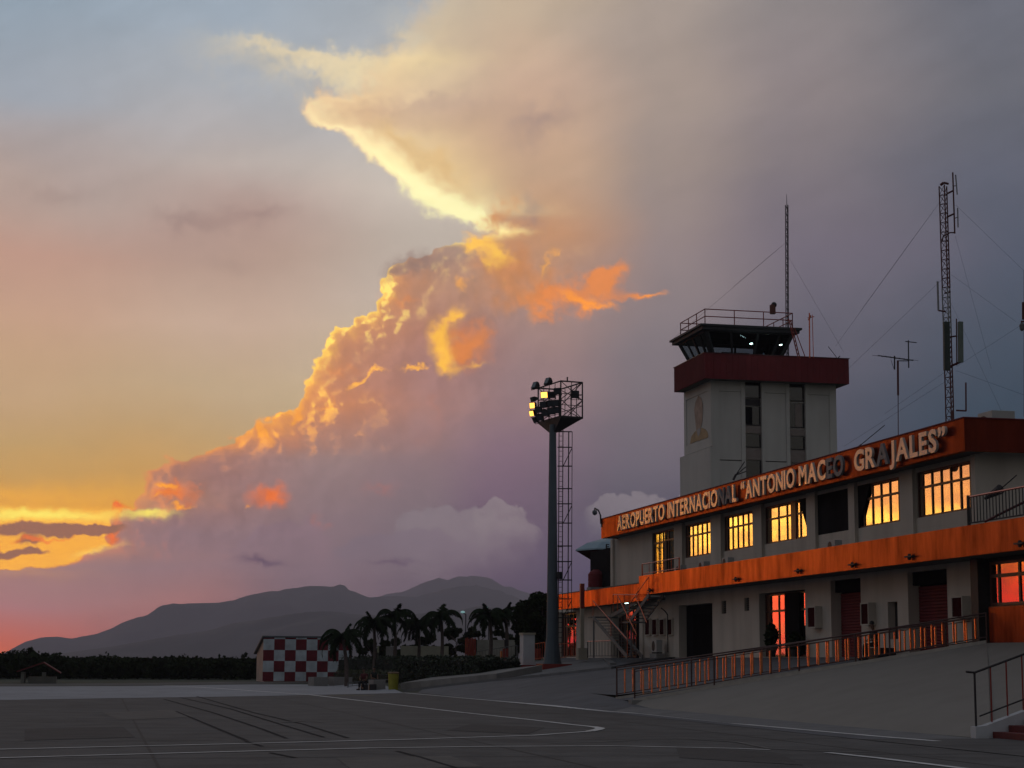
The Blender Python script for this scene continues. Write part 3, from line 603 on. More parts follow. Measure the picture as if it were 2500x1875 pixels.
ridge_mesh('hills', [(-900, 1608), (-60, 1612), (0, 1599), (30, 1583), (60, 1566), (105, 1555), (140, 1554), (175, 1558), (240, 1547), (270, 1536), (300, 1521), (360, 1500), (385, 1483), (420, 1475), (470, 1472), (540, 1472), (570, 1466), (610, 1455), (660, 1450), (700, 1444), (750, 1433), (790, 1429), (830, 1432), (870, 1446), (900, 1458), (960, 1454), (1010, 1458), (1045, 1450), (1110, 1436), (1166, 1434), (1212, 1443), (1257, 1461), (1325, 1480), (1420, 1520), (1600, 1560), (2300, 1590)], 8500, 3200, HILL, 3)
ridge_mesh('foothills', [(-900, 1606), (0, 1604), (120, 1598), (250, 1580), (330, 1568), (430, 1548), (500, 1540), (570, 1520), (640, 1512), (720, 1497), (800, 1490), (880, 1500), (960, 1508), (1040, 1496), (1110, 1490), (1180, 1482), (1250, 1498), (1330, 1520), (1500, 1560), (1800, 1600)], 4600, 1100, HILL, 17)
ridge_mesh('far_hills', [(600, 1600), (800, 1510), (880, 1470), (940, 1452), (985, 1443), (1030, 1424), (1071, 1409), (1094, 1416), (1121, 1408), (1160, 1405), (1189, 1408), (1234, 1432), (1291, 1448), (1350, 1466), (1450, 1500), (1700, 1560)], 12000, 2000, HILL, 9)
# ------------------------------------------------------------------ terminal building (facade plane x = XW, floor at z = 2.02)
XW, FL = 29.75, 2.02
T = thing('terminal_building', 'two-storey airport terminal with orange-red fascia and balcony bands', 'building', (XW, 80, FL))
def wall_open(name, m, parent, x0, th, y0, y1, z0, z1, holes):
    ys = sorted({y0, y1} | {q for hh in holes for q in hh[:2]}); zs = sorted({z0, z1} | {q for hh in holes for q in hh[2:]})
    def solid(i, j):
        if i < 0 or j < 0 or i >= len(ys)-1 or j >= len(zs)-1: return False
        yc, zc = (ys[i]+ys[i+1])/2, (zs[j]+zs[j+1])/2
        return not any(a < yc < b2 and c < zc < d for a, b2, c, d in holes)
    b = MB(); x1 = x0+th
    for i in range(len(ys)-1):
        for j in range(len(zs)-1):
            if not solid(i, j): continue
            a, c, d, e = ys[i], ys[i+1], zs[j], zs[j+1]
            b.add([(x0, a, d), (x0, c, d), (x0, c, e), (x0, a, e)], [(0, 1, 2, 3)]); b.add([(x1, a, d), (x1, c, d), (x1, c, e), (x1, a, e)], [(3, 2, 1, 0)])
            for (ii, jj), q in (((i-1, j), [(x0, a, d), (x1, a, d), (x1, a, e), (x0, a, e)]), ((i+1, j), [(x0, c, d), (x1, c, d), (x1, c, e), (x0, c, e)]), ((i, j-1), [(x0, a, d), (x1, a, d), (x1, c, d), (x0, c, d)]), ((i, j+1), [(x0, a, e), (x1, a, e), (x1, c, e), (x0, c, e)])):
                if not solid(ii, jj): b.add(q, [(0, 1, 2, 3)])
    return b.build(name, m, parent, fixn=False)
LOWH = [(115.7, 120.6, 2.1, 5.0), (101.1, 106.9, 2.02, 4.95), (88.43, 93.97, 2.02, 4.74), (86.32, 87.01, 4.15, 4.78), (83.02, 83.66, 4.2, 4.82), (75.87, 81.65, 2.04, 4.95), (69.8, 72.95, 2.02, 5.2), (66.3, 67.2, 2.7, 4.13), (61.97, 65.32, 2.02, 5.2)]
wall_open('lower_wall', WALL, T, XW, .5, 59.01, 121.0, 1.5, 5.9, LOWH)
UPH = [(94.33, 98.77, 6.45, 8.9), (88.23, 92.87, 7.18, 8.9), (82.05, 86.6, 7.18, 8.9), (70.6, 80.8, 7.18, 8.9), (65.6, 69.9, 7.18, 8.9), (59.58, 64.35, 7.18, 8.9)]
wall_open('upper_wall', WALL, T, XW, .3, 59.21, 106.97, 5.95, 9.2, UPH)
MB().box(XW+.302, 46, 59.21, 59.45, 5.95, 9.2).box(XW+.302, 46, 106.7, 106.97, 5.95, 9.2).box(45.7, 46, 59.5, 106.6, 1.5, 9.2).build('end_wall', WALL, T)
MB().box(XW+.502, 46, 58.8, 59.05, 1.5, 5.9).box(XW+.502, 46, 120.8, 121, 1.5, 5.9).build('end_wall', WALL, T)
MB().box(28.98, 46, 58.40, 106., 9.205, 9.35).build('roof', CONC, T)
MB().box(29.6, 46, 40, 121, 5.905, 6.0).build('lower_roof', CONC, T)
# interior baffle so no light leaks through the recesses
MB().box(XW+2.2, XW+2.3, 59.5, 120.5, 1.6, 9.1).build('inner_wall', DARK, T)
# fascia with a thin drip edge, returning round both corners
b = MB(); b.box(28.75, 28.97, 58.2, 105.9, 9.03, 10.16).box(28.972, 46.2, 58.2, 58.4, 9.03, 10.16).box(28.972, 46.2, 105.7, 105.9, 9.03, 10.16)
fas = b.build('fascia', FASC, T)
MB().box(28.70, 29.0, 58.15, 105.95, 10.162, 10.20).box(29.002, 46.2, 58.15, 58.45, 10.162, 10.20).build('coping', MAROON, T)
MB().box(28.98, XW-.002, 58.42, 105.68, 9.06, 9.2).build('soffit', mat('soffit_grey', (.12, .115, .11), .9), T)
# balcony band: long near part and lower far part
MB().box(28.25, 28.40, 36, 96.3, 5.35, 6.37).build('balcony_band', BAND, T)
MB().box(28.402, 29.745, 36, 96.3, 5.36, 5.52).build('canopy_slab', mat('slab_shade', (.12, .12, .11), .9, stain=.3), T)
MB().box(28.402, 29.745, 96.12, 96.3, 5.525, 6.36).build('band_return', BAND, T)
MB().box(28.75, 28.9, 96.31, 116.6, 5.10, 6.06).build('lower_band', BAND, T)
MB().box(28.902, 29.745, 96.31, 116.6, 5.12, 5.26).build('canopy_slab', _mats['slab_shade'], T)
MB().box(28.7, 28.95, 98, 116.65, 6.065, 6.11).build('gutter', GALV, T)
for px, py in ((1587.7, 1441), (1797.6, 1414), (1949.6, 1393.8), (2082.5, 1378.8), (2222, 1359), (2492, 1327)):
    p = onX(px, py, 28.2); MB().box(28.10, 28.25, p.y-.30, p.y+.30, p.z-.02, p.z+.03).lathe((28.17, p.y, p.z-.12), [(.05, 0), (.08, .1), (.05, .22)], 8).build('drain_spout', DKMET, T)
# pilasters
for a, c in ((92.9, 94.3), (86.63, 88.2), (80.83, 82.02), (74.2, 75.2), (69.93, 70.57), (64.38, 65.55), (59.21, 59.55), (106.5, 106.97)):
    MB().box(XW-.14, XW-.002, a, c, 6.0, 9.05).build('pilaster', WALL, T)
for yy in (108.9, 107.5): pass
MB().box(XW-.1, XW-.002, 107.0, 107.6, 2.0, 5.1).build('pilaster', WALL, T)
MB().box(XW-.1, XW-.002, 100.4, 101.05, 2.0, 5.1).build('pilaster', WALL, T)
# upper windows: frame with mullions and a reflecting pane
def window(y0, y1, z0, z1, nm=6, trans=8.3, x=XW+.07, glass=None, frame=MULL, w=.09, first=.55, parent=T, name='window', zt=None):
    b = MB(); b.box(x-.0, x+.03, y0, y0+w, z0, z1).box(x-.0, x+.03, y1-w, y1, z0, z1).box(x-.0, x+.03, y0+w, y1-w, z0, z0+w*.8).box(x-.0, x+.03, y0+w, y1-w, z1-w*.8, z1)
    W = y1-y0; s = W/(nm-1+2*first)
    ys = [y1-first*s-s*i for i in range(nm)]
    for q in ys: b.box(x-.006, x+.025, q-w/2, q+w/2, z0+w*.8, z1-w*.8)
    if trans:
        e = [y0+w]+sorted([v for q in ys for v in (q-w/2, q+w/2)])+[y1-w]
        for a, c in zip(e[0::2], e[1::2]): b.box(x-.003, x+.02, a, c, trans-w*.5, trans+w*.5)
    f = b.build(name, frame, parent)
    g = MB(); g.add([(x+.031, y0, z0), (x+.031, y1, z0), (x+.031, y1, z1), (x+.031, y0, z1)], [(0, 1, 2, 3)]); g.build('pane', glass or G_WIN, f, fixn=False)
    return f
window(88.23, 92.87, 7.18, 8.9); window(82.05, 86.6, 7.18, 8.9)
window(77.5, 80.8, 7.18, 8.9, 3); window(74.3, 76.9, 7.18, 8.9, 3)
MB().box(XW+.04, XW+.2, 76.92, 77.48, 7.18, 8.9).build('mullion_post', MULL, T)
window(65.6, 69.9, 7.18, 8.9, 5); window(59.58, 64.35, 7.18, 8.9, 6)
window(96.55, 98.77, 6.45, 8.9, 3)                      # beside the balcony door
window(94.33, 96.5, 6.45, 8.9, 2, trans=8.35)
MB().box(XW+.0, XW+.11, 96.1, 96.52, 6.45, 8.28).build('balcony_door', DKMET, T)
# dark slanted panel modelled as the dark reflection in the fifth bay's glass
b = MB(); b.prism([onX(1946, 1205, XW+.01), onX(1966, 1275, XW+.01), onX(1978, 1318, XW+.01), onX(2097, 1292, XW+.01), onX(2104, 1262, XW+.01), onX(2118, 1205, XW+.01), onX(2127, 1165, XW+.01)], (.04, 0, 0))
b.build('dark_reflection_panel', mat('reflection_dark', (.018, .017, .019), 1., var=.5, scale=.6, spec=.05), T)
# ground floor openings
for (y0, y1, z1, d) in ((88.43, 93.97, 4.74, .49), (69.8, 72.95, 5.2, .40), (61.97, 65.32, 5.2, .45)):
    pass
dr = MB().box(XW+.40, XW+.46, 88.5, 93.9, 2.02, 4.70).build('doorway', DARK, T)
MB().box(XW+.34, XW+.395, 88.5, 92.6, 2.02, 4.25).build('door_leaf', mat('door_black', (.006, .006, .007), 1., spec=.05), dr)
def shutter(y0, y1, z0, z1, x):
    b = MB(); n = int((z1-z0)/.12)
    for i in range(n): b.prism([(x, y0, z0+i*.12), (x-.035, y0, z0+i*.12+.03), (x-.035, y0, z0+i*.12+.09), (x, y0, z0+i*.12+.118)], (0, y1-y0, 0))
    return b.build('roller_shutter', MAROON, T)
shutter(69.85, 72.9, 2.02, 4.7, XW+.45); shutter(62.0, 65.3, 2.02, 4.7, XW+.46)
for ya, yb in ((69.81, 72.94), (61.98, 65.31)): MB().box(XW+.2, XW+.35, ya, yb, 4.7, 5.19).build('shutter_housing', DARK, T)
for y0, y1, z0, z1 in ((86.32, 87.01, 4.15, 4.78), (83.02, 83.66, 4.2, 4.82)):
    b = MB()
    for k in range(6): b.obox((XW+.14, (y0+y1)/2, z0+.06+k*.105), (.045, 0, .03), (0, (y1-y0)/2-.003, 0), (-.003, 0, .006))
    b.box(XW+.3, XW+.32, y0, y1, z0, z1); b.build('louvre_vent', DKMET, T)
MB().box(XW+.3, XW+.34, 66.3, 67.2, 2.7, 4.13).build('service_door', DKMET, T)
# glazed entrance
window(75.87, 81.65, 2.06, 4.9, 5, trans=4.12, glass=G_LOW, x=XW+.3, w=.10)
MB().box(XW+.20, XW+.262, 77.15, 78.9, 2.06, 4.88).build('entrance_door', DARK, T)
window(115.75, 120.55, 2.1, 4.95, 4, trans=4.1, glass=G_LOW, x=XW+.3, w=.12)
window(103.2, 106.85, 2.05, 4.9, 3, trans=4.1, glass=mirror_glass('passage_glass', (.22, .17, .15)), x=XW+.35, w=.12)
MB().box(XW+.4, XW+.45, 101.12, 103.19, 2.03, 4.93).build('passage_door', DARK, T)
# glazed bay with the orange spandrel at the right
MB().box(29.30, 29.49, 36, 57.95, 2.365, 3.70).build('spandrel', BAND, T, bevel=.04)
MB().box(29.1, 29.55, 58.25, 58.8, 1.9, 5.34).build('corner_column', DKMET, T)
window(49.5, 58.0, 3.72, 5.2, 6, trans=4.72, glass=G_LOW, x=29.42, w=.12, first=.45)
MB().box(29.33, 29.5, 40, 49.48, 3.72, 5.3).build('bay_wall', WALL, T)
MB().box(29.49, 29.7, 36, 58.2, 5.21, 5.34).build('bay_head', DKMET, T)
# ---- sign letters on the fascia
SIGN = thing('airport_sign', 'raised capital letters naming the airport along the orange fascia', 'sign', (28.6, 82, 9.2))
FACE = gloss_paint('letter_cream', (.60, .54, .50), (1., .78, .62), 1.8, 3.6, .3, .15); GREY = mat('letter_grey', (.20, .20, .215), .6, .3, var=.2, scale=5)  # a few letters take a plain darker grey
def glyph(ch):
    c = bpy.data.curves.new('glyph', 'FONT'); c.body = ch; c.size = 1.; c.extrude = .055; c.offset = .03; c.bevel_depth = 0; c.resolution_u = 4; c.fill_mode = 'BOTH'
    o = bpy.data.objects.new('glyph', c); col.objects.link(o); bpy.context.view_layer.update()
    me = bpy.data.meshes.new_from_object(o.evaluated_get(bpy.context.evaluated_depsgraph_get()))
    vs = [v.co.copy() for v in me.vertices]; fs = [tuple(p.vertices) for p in me.polygons]
    bpy.data.objects.remove(o); bpy.data.curves.remove(c); bpy.data.meshes.remove(me); return vs, fs
_gl = {}
def word(txt, x0, x1, grey_at=(), yz=None):
    XL = 28.60
    Ya, Yb = onX(x0, 1150, XL).y, onX(x1, 1150, XL).y
    adv = []; 
    for ch in txt:
        if ch not in _gl: _gl[ch] = glyph(ch)
        w = max(v.x for v in _gl[ch][0])-min(v.x for v in _gl[ch][0]); adv.append(w)
    gap = .085; tot = sum(adv)+gap*(len(txt)-1); s = (Ya-Yb)/tot; y = Ya
    z0, z1 = 9.22, 10.03
    for i, ch in enumerate(txt):
        vs, fs = _gl[ch]; mx = min(v.x for v in vs); cap = .73
        k = (z1-z0)/cap
        me = MB().add([(XL-v.z*.9, y-(v.x-mx)*s, z0+v.y*k) for v in vs], fs)
        o = me.build('letter', GREY if i in grey_at else FACE, SIGN)
        if i in grey_at: o['label'] = 'grey letter, paler ones beside it'
        y -= (adv[i]+gap)*s
word('AEROPUERTO', 1508, 1623); word('INTERNACIONAL', 1631, 1799, grey_at=(11, 10)); word('\u201cANTONIO', 1810, 1942); word('MACEO', 1952, 2061, grey_at=(3, 4)); word('GRAJALES\u201d', 2088, 2313, grey_at=(2,))
# ---- things fixed to or standing against the building
def wall_box(px0, px1, py0, py1, label, depth=.33, X=XW):
    a = onX(px0, py0, X-depth); c = onX(px1, py1, X-depth); y0, y1 = min(a.y, c.y), max(a.y, c.y); z0, z1 = min(a.z, c.z), max(a.z, c.z)
    t = thing('vent_cabinet', label, 'wall cabinet', (X, (y0+y1)/2, z0), 'boxes with dark red faces on the terminal wall')
    b = MB(); b.box(X-depth, X-.003, y0-.05, y0, z0-.05, z1+.05).box(X-depth, X-.003, y1, y1+.05, z0-.05, z1+.05).box(X-depth, X-.003, y0, y1, z0-.05, z0).box(X-depth, X-.003, y0, y1, z1, z1+.05)
    b.build('housing', WALL, t); b = MB(); n = 7
    for i in range(n): b.box(X-depth+.03, X-depth+.05, y0+.003, y1-.003, z0+(z1-z0)*i/n, z0+(z1-z0)*(i+.9)/n)
    b.box(X-depth+.052, X-depth+.06, y0, y1, z0, z1); b.build('louvre', DKRED, t)
wall_box(1971, 1989, 1484, 1530, 'red-faced wall box just right of the glazed entrance')
wall_box(2101, 2119, 1475, 1523, 'red-faced wall box right of the first roller shutter')
wall_box(2323, 2348, 1460, 1505, 'red-faced wall box right of the second roller shutter')
for i, (a, c) in enumerate(((1574, 1584.5), (1591, 1602), (1609.5, 1620), (1628, 1639))):
    wall_box(a, c, 1513, 1549, ['leftmost of four red-faced boxes behind the metal stair', 'second red-faced box from the left behind the metal stair', 'third red-faced box from the left by the metal stair', 'rightmost of four red-faced boxes, nearest the black doorway'][i], .12)
def ac_unit(loc, label, w=.85, hh=.55, d=.32, grp='air conditioner units'):
    t = thing('air_conditioner', label, 'air conditioner', loc, grp); x, y, z = loc
    MB().box(x-d/2, x+d/2, y-w/2, y+w/2, z+.06, z+hh).build('casing', mat('ac_casing', (.42, .42, .41), .6, var=.08), t, bevel=.015)
    MB().lathe((0, 0, 0), [(.02, 0), (.20, 0), (.20, .02), (.02, .02)], 16)
    b = MB(); n = 18; r = hh*.38; c0 = Vector((x-d/2-.012, y+w*.12, z+.06+(hh-.06)/2))
    vs = [c0+Vector((0, math.cos(2*math.pi*i/n)*r, math.sin(2*math.pi*i/n)*r)) for i in range(n)]; b.prism(vs, (.01, 0, 0)); b.build('fan_grille', DKMET, t)
    for ya in (y-w/2+.05, y+w/2-.11): MB().box(x-d/2, x+d/2, ya, ya+.06, z, z+.058).build('foot', DKMET, t)
LZ = 5.525
for px, lab in ((1666, 'air conditioner on the balcony ledge beside the balcony door'), (1722, 'air conditioner on the ledge below the second window'), (1781, 'air conditioner on the ledge below the third window'), (2042, 'larger air conditioner on the ledge under the bay with the dark reflection panel')):
    p = onX(px, 1340, 28.8); ac_unit((28.72, p.y, 6.12), lab); MB_ = MB().box(28.5, 29.0, p.y-.5, p.y+.5, LZ, 6.1)
    MB_.build('ledge_block', CONC, T)
p = onX(1604, 1590, 29.2); ac_unit((29.2, p.y, 2.25), 'air conditioner on a plinth at the foot of the wall by the doorway', .9, .72, .34)
MB().box(28.98, 29.45, p.y-.6, p.y+.6, 2.0, 2.245).build('plinth', CONC, T)
MB().tube((29.5, p.y-1.0, 2.3), (29.5, p.y-1.0, 4.3), .03).path([Vector((29.5, p.y-1.0, 4.3)), Vector((29.3, p.y-1.1, 4.5)), Vector((29.0, p.y-1.5, 4.62))], .03).build('vent_pipe', DKMET, T)
p = onX(2411, 1019, 31.); ac = ac_unit((31.2, 60.6, 9.4), 'big air conditioner on the roof behind the right corner', 1.1, 1.35, .9)
# balcony rails
def simple_rail(label, pts, hh, nb, m=DKMET, mt=None, r=.025, grp=None, mid=True, zlow=.1):
    t = thing('railing', label, 'railing', pts[0], grp)
    up = Vector((0, 0, hh)); MB().path([Vector(p)+up for p in pts], r).build('top_rail', mt or m, t)
    MB().path([Vector(p)+Vector((0, 0, zlow)) for p in pts], r*.8).build('bottom_rail', m, t)
    b = MB()
    for a, c in zip(pts, pts[1:]):
        a, c = Vector(a), Vector(c)
        for i in range(nb+1):
            q = a.lerp(c, i/nb)
            if i in (0, nb): MB().tube(q, q+up, r*1.2).build('post', m, t)
            elif nb <= 30: MB().tube(q+Vector((0, 0, zlow)), q+up, r*.55, n=5).build('baluster', m, t)
            else: b.tube(q+Vector((0, 0, zlow)), q+up, r*.55, n=5)
    if b.v: b.build('balusters', m, t)
    return t
simple_rail('short railing on the balcony band before the yellow-lit door', [(28.35, 96.0, 6.38), (28.35, 89.4, 6.38)], .62, 5, RUST, r=.03)
simple_rail('balustrade with orange handrail at the upper right corner', [(28.5, 57.6, 6.38), (28.5, 44, 6.38)], .98, 60, DKMET, RUST, r=.035)
bt = thing('loudspeaker', 'dark horn on a slanting arm at the corner balustrade', 'loudspeaker', (28.5, 57.6, 7.3))
MB().tube((28.5, 57.55, 6.4), (28.5, 57.55, 7.42), .06).build('post', DKMET, bt)
a = atD(2405, 1217, 64.); c = atD(2443, 1194, 63.5); e = atD(2482, 1160, 63.); MB().tube(a, c, .05, .17, n=10).build('horn', DKMET, bt); MB().tube(c, e, .02).build('whip', DKMET, bt)
MB().tube(atD(2405, 1273, 63.), atD(2530, 1211, 61.), .045).build('cable', mat('red_cable', (.10, .012, .015), .5), bt)
# fire stair at the far end
FS = thing('fire_escape_stair', 'zigzag metal stair with open treads below the orange band', 'stair', (28.6, 99, 2.02))
def flight(a, c, wx, n, m=DKMET, rl=True):
    a, c = Vector(a), Vector(c); b = MB()
    for sx in (0, wx): b.bar(a+Vector((sx, 0, 0)), c+Vector((sx, 0, 0)), .05, .22)
    b.build('stringer', GALV, FS); b = MB()
    for i in range(1, n):
        q = a.lerp(c, i/n); b.box(q.x+.03, q.x+wx-.03, q.y-.13, q.y+.13, q.z-.02, q.z+.02)
    b.build('treads', GALV, FS)
    if rl:
        u = Vector((0, 0, .95)); b = MB(); b.tube(a+u, c+u, .025)
        for i in (0, n//2, n): q = a.lerp(c, i/n); b.tube(q, q+u, .02)
        b.build('handrail', RUST, FS)
flight((27.9, 97.4, 2.05), (27.9, 104.6, 4.35), .85, 13)
MB().box(27.9, 29.6, 104.61, 105.8, 4.33, 4.40).build('landing', GALV, FS)
flight((28.9, 104.5, 4.4), (28.9, 98.9, 5.1), .5, 7, rl=False)
flight((28.0, 97.3, 3.95), (28.0, 93.6, 5.28), .8, 8)
MB().box(27.95, 28.85, 97.31, 98.5, 3.90, 3.96).build('landing', GALV, FS)
MB().tube((28.3, 98., 2.02), (28.3, 98., 3.9), .05).build('post', GALV, FS); MB().tube((28.1, 105.2, 2.02), (28.1, 105.2, 4.33), .05).build('post', GALV, FS)
r1 = [onX(1497, 1452, 27.9), onX(1558, 1452, 27.9)]
b = MB(); b.path(r1, .03)
for px in (1497, 1508, 1524.6, 1556): b.tube(onX(px, 1452, 27.9), onX(px, 1492 if px < 1550 else 1460, 27.9), .022)
b.tube(onX(1507, 1452, 27.9), onX(1554, 1548, 27.9), .028).tube(onX(1552, 1455, 27.9), onX(1579, 1520, 27.9), .028).tube(onX(1555, 1452, 27.9), onX(1558.5, 1434, 27.9), .02)
b.build('guard_rail', RUST, FS)
t = thing('strip_light', 'pair of lit fluorescent tubes under the band behind the stair', 'light', (29.2, 106, 5.0))
for px in (1511, 1529): q = onX(px, 1472, 29.3); MB().box(q.x-.03, q.x+.03, q.y-.35, q.y+.35, q.z-.03, q.z+.03).build('tube', TUBE, t)
# post with orange upper part, fence, camera
pp = onX(1421, 1600, 28.2)
t = thing('gate_post', 'tall square post, red above and beige below, on a beige block', 'post', (28.2, pp.y, 2.0))
MB().box(28.09, 28.31, pp.y-.13, pp.y+.13, 2.6, 4.95).build('shaft', CREAM, t); MB().box(28.08, 28.32, pp.y-.14, pp.y+.14, 4.951, 6.45).build('upper_shaft', REDP, t); MB().box(27.9, 28.5, pp.y-.33, pp.y+.33, 1.9, 2.60).build('base', CREAM, t)
q0, q1 = onX(1435, 1598, 28.1), onX(1507, 1597, 28.1)
simple_rail('dark picket rail before the low wing at the stair foot', [(28.1, q0.y, 2.02), (28.1, q1.y, 2.02)], .95, 10, DKMET, RUST)
t = thing('security_camera', 'dome camera on a curved arm at the left end of the fascia', 'camera', (28.7, 106, 9.6))
c0 = [onX(1467, 1279, 28.7), onX(1466, 1258, 28.7), onX(1461, 1246, 28.7), onX(1452, 1241, 28.7)]
MB().path([v+Vector((0, .0, 0)) for v in c0], .05).build('arm', DKMET, t); d = c0[-1]; MB().tube(d, d-Vector((0, 0, .12)), .04).build('bracket', DKMET, t); MB().lathe((d.x, d.y, d.z-.42), [(.03, 0), (.13, .06), (.16, .16), (.14, .28), (.05, .31)], 12).build('dome', mat('dome_grey', (.12, .14, .17), .2), t, smooth=True)
MB().path([v+Vector((.05, -.02, 0)) for v in (c0[0]-Vector((0, 0, .2)), c0[0])], .05).build('foot', DKMET, t)
# cylindrical tanks on the lower roof
for px, py, rr_, hh, lab in ((1455, 1434, .52*1.0, 1.12, 'dark red water tank on the low roof by the terminal'), (1492, 1434, .5, .95, 'dark red water tank half hidden by the terminal wall')):
    p = atD(px, py, 122); t = thing('water_tank', lab, 'tank', (p.x, p.y, 6.02), 'rooftop water tanks'); 
    zb = p.z; MB().box(p.x-.5, p.x+.5, p.y-.5, p.y+.5, 6.01, max(zb, 6.1)).build('stand', CONC, t)
    MB().lathe((p.x, p.y, max(zb, 6.1)+.002), [(rr_*.97, 0), (rr_, .03), (rr_, hh*.3), (rr_*.96, hh*.33), (rr_, hh*.36), (rr_, hh*.78), (rr_*.86, hh*.84), (rr_*.8, hh*.9), (.22, hh), (.2, hh*1.04)], 20).build('drum', MAROON, t, smooth=False)
# mushroom-roofed pavilion behind the low wing
p = atD(1508, 1393, 150); mp = thing('mushroom_pavilion', 'pavilion with wide pale conical roof on a dark funnel, behind the low wing', 'pavilion', (p.x, p.y, 2.))
zr = atD(1508, 1347, 150).z; za = atD(1508, 1308, 150).z; Rr = 106/4500*150
MB().lathe((p.x, p.y, zr), [(Rr, 0), (Rr*.99, .12), (Rr*.72, (za-zr)*.52), (.3, za-zr)], 8).build('roof', mat('roof_pale', (.25, .36, .43), .6, var=.08), mp)
MB().lathe((p.x, p.y, zr-1.9), [(.35, 0), (.5, .2), (Rr*.98, 1.89)], 8).build('funnel', DKRED, mp)
MB().tube((p.x, p.y, 2), (p.x, p.y, zr-1.88), .45, n=12).build('column', DKRED, mp)
r_ = Rr*.86; b = MB(); vs, fs = _gl['E']; vs2, fs2 = _gl['C']
w0 = atD(1478, 1339, 150-Rr*.9)
uvx = Vector((math.cos(YAW), -math.sin(YAW), 0))
for k, (v_, f_) in enumerate(((vs, fs), (vs2, fs2))): b.add([w0+uvx*(v.x*.62+k*.5)+Vector((0, 0, v.y*.5))+Vector((0, v.z*.2, 0)) for v in v_], f_)
b.build('lettering', DKMET, mp)
# ------------------------------------------------------------------ control tower
TX0, TX1, TY0, TY1 = 39.95, 48.99, 118.44, 124.46
TW = thing('control_tower', 'square pale control tower with maroon gallery and slanted glass cab', 'control tower', (44.5, 121.4, 2.02))
YF = TY0
zt = lambda px, py: onY(px, py, YF).z
b = MB(); b.box(TX0, TX1, TY0+.35, TY1, 2., 20.95); b.build('shaft', WALL2, TW)
MB().box(TX0-.002, TX1-.0, TY1+.002, TY1+.8, 2., 16.2).box(TX0-.12, TX0-.004, TY0, TY1+.8, 2., 16.25).build('plinth', WALL2, TW)
# front skin: pilasters and panels around the two window strips
s1 = (onY(1819.5, 1000, YF).x, onY(1860, 1000, YF).x); s2 = (onY(1928, 1000, YF).x, onY(1967, 1000, YF).x)
P_ = lambda x0, x1, y0=TY0, nm='pilaster': MB().box(x0, x1, y0, TY0+.348, 2., 20.94).build(nm, WALL2, TW)
P_(TX0, TX0+.55); P_(s1[0]-.28, s1[0]); P_(s1[1], s1[1]+.22); P_(s2[0]-.25, s2[0]); P_(s2[1], s2[1]+.22); P_(TX1-.5, TX1)
for a, c in ((TX0+.552, s1[0]-.282), (s1[1]+.222, s2[0]-.252), (s2[1]+.222, TX1-.502)):
    MB().box(a, c, TY0+.07, TY0+.346, 2., 15.35).build('front_panel', WALL2, TW); MB().box(a, c, TY0+.07, TY0+.346, 15.42, 20.1).build('front_panel', WALL2, TW); MB().box(a, c, TY0+.03, TY0+.346, 20.12, 20.93).build('front_panel', WALL2, TW)
# left face panel frame lines
MB().box(TX0-.05, TX0-.002, TY0, TY0+.6, 16.3, 20.9).box(TX0-.05, TX0-.002, TY1-.5, TY1, 16.3, 20.9).box(TX0-.05, TX0-.002, TY0+.602, TY1-.502, 20.2, 20.9).box(TX0-.05, TX0-.002, TY0+.602, TY1-.502, 16.3, 16.9).build('face_frame', WALL2, TW)
GT = mirror_glass('strip_glass', (.10, .10, .10), .1); SP = mat('spandrel_beige', (.26, .22, .20), .8)
def fy(py, s=1): return onY(1840 if s == 1 else 1948, py, YF+.2).z
for (x0, x1), bands in ((s1, [(929, 972, 'd'), (974, 990, 'f'), (992, 1038, 'w'), (1040, 1058, 's'), (1060, 1092, 'd'), (1094, 1122, 's'), (1124, 1190, 'd')]), (s2, [(933, 975, 'd'), (979, 1040, 'w'), (1044, 1060, 's'), (1062, 1094, 'd'), (1096, 1126, 's'), (1128, 1200, 'd')])):
    for y0, y1, k in bands:
        z1, z0 = fy(y0), fy(y1)
        if k == 's': MB().box(x0+.002, x1-.002, YF+.22, YF+.345, z0, z1).build('spandrel', SP, TW)
        elif k == 'f': MB().box(x0+.002, x1-.002, YF+.28, YF+.345, z0, z1).build('spandrel', DKMET, TW)
        else:
            w = MB().box(x0+.002, x1-.002, YF+.30, YF+.34, z0, z1).build('window', GT, TW)
            if k == 'w': MB().box(x0+.10+(.0 if x0 < 43 else .4), x1-.6 if x0 < 43 else x1-.2, YF+.27, YF+.298, z0+.05, z1-.05 if x0 < 43 else z1-.06).build('blind', DARK if x0 < 43 else SP, w)
            MB().box(x0+.002, x0+.07, YF+.24, YF+.299, z0, z1).box(x0+.072, x1-.072, YF+.24, YF+.265, z0, z0+.05).box(x1-.07, x1-.002, YF+.24, YF+.299, z0, z1).build('window_frame', DKMET, w)
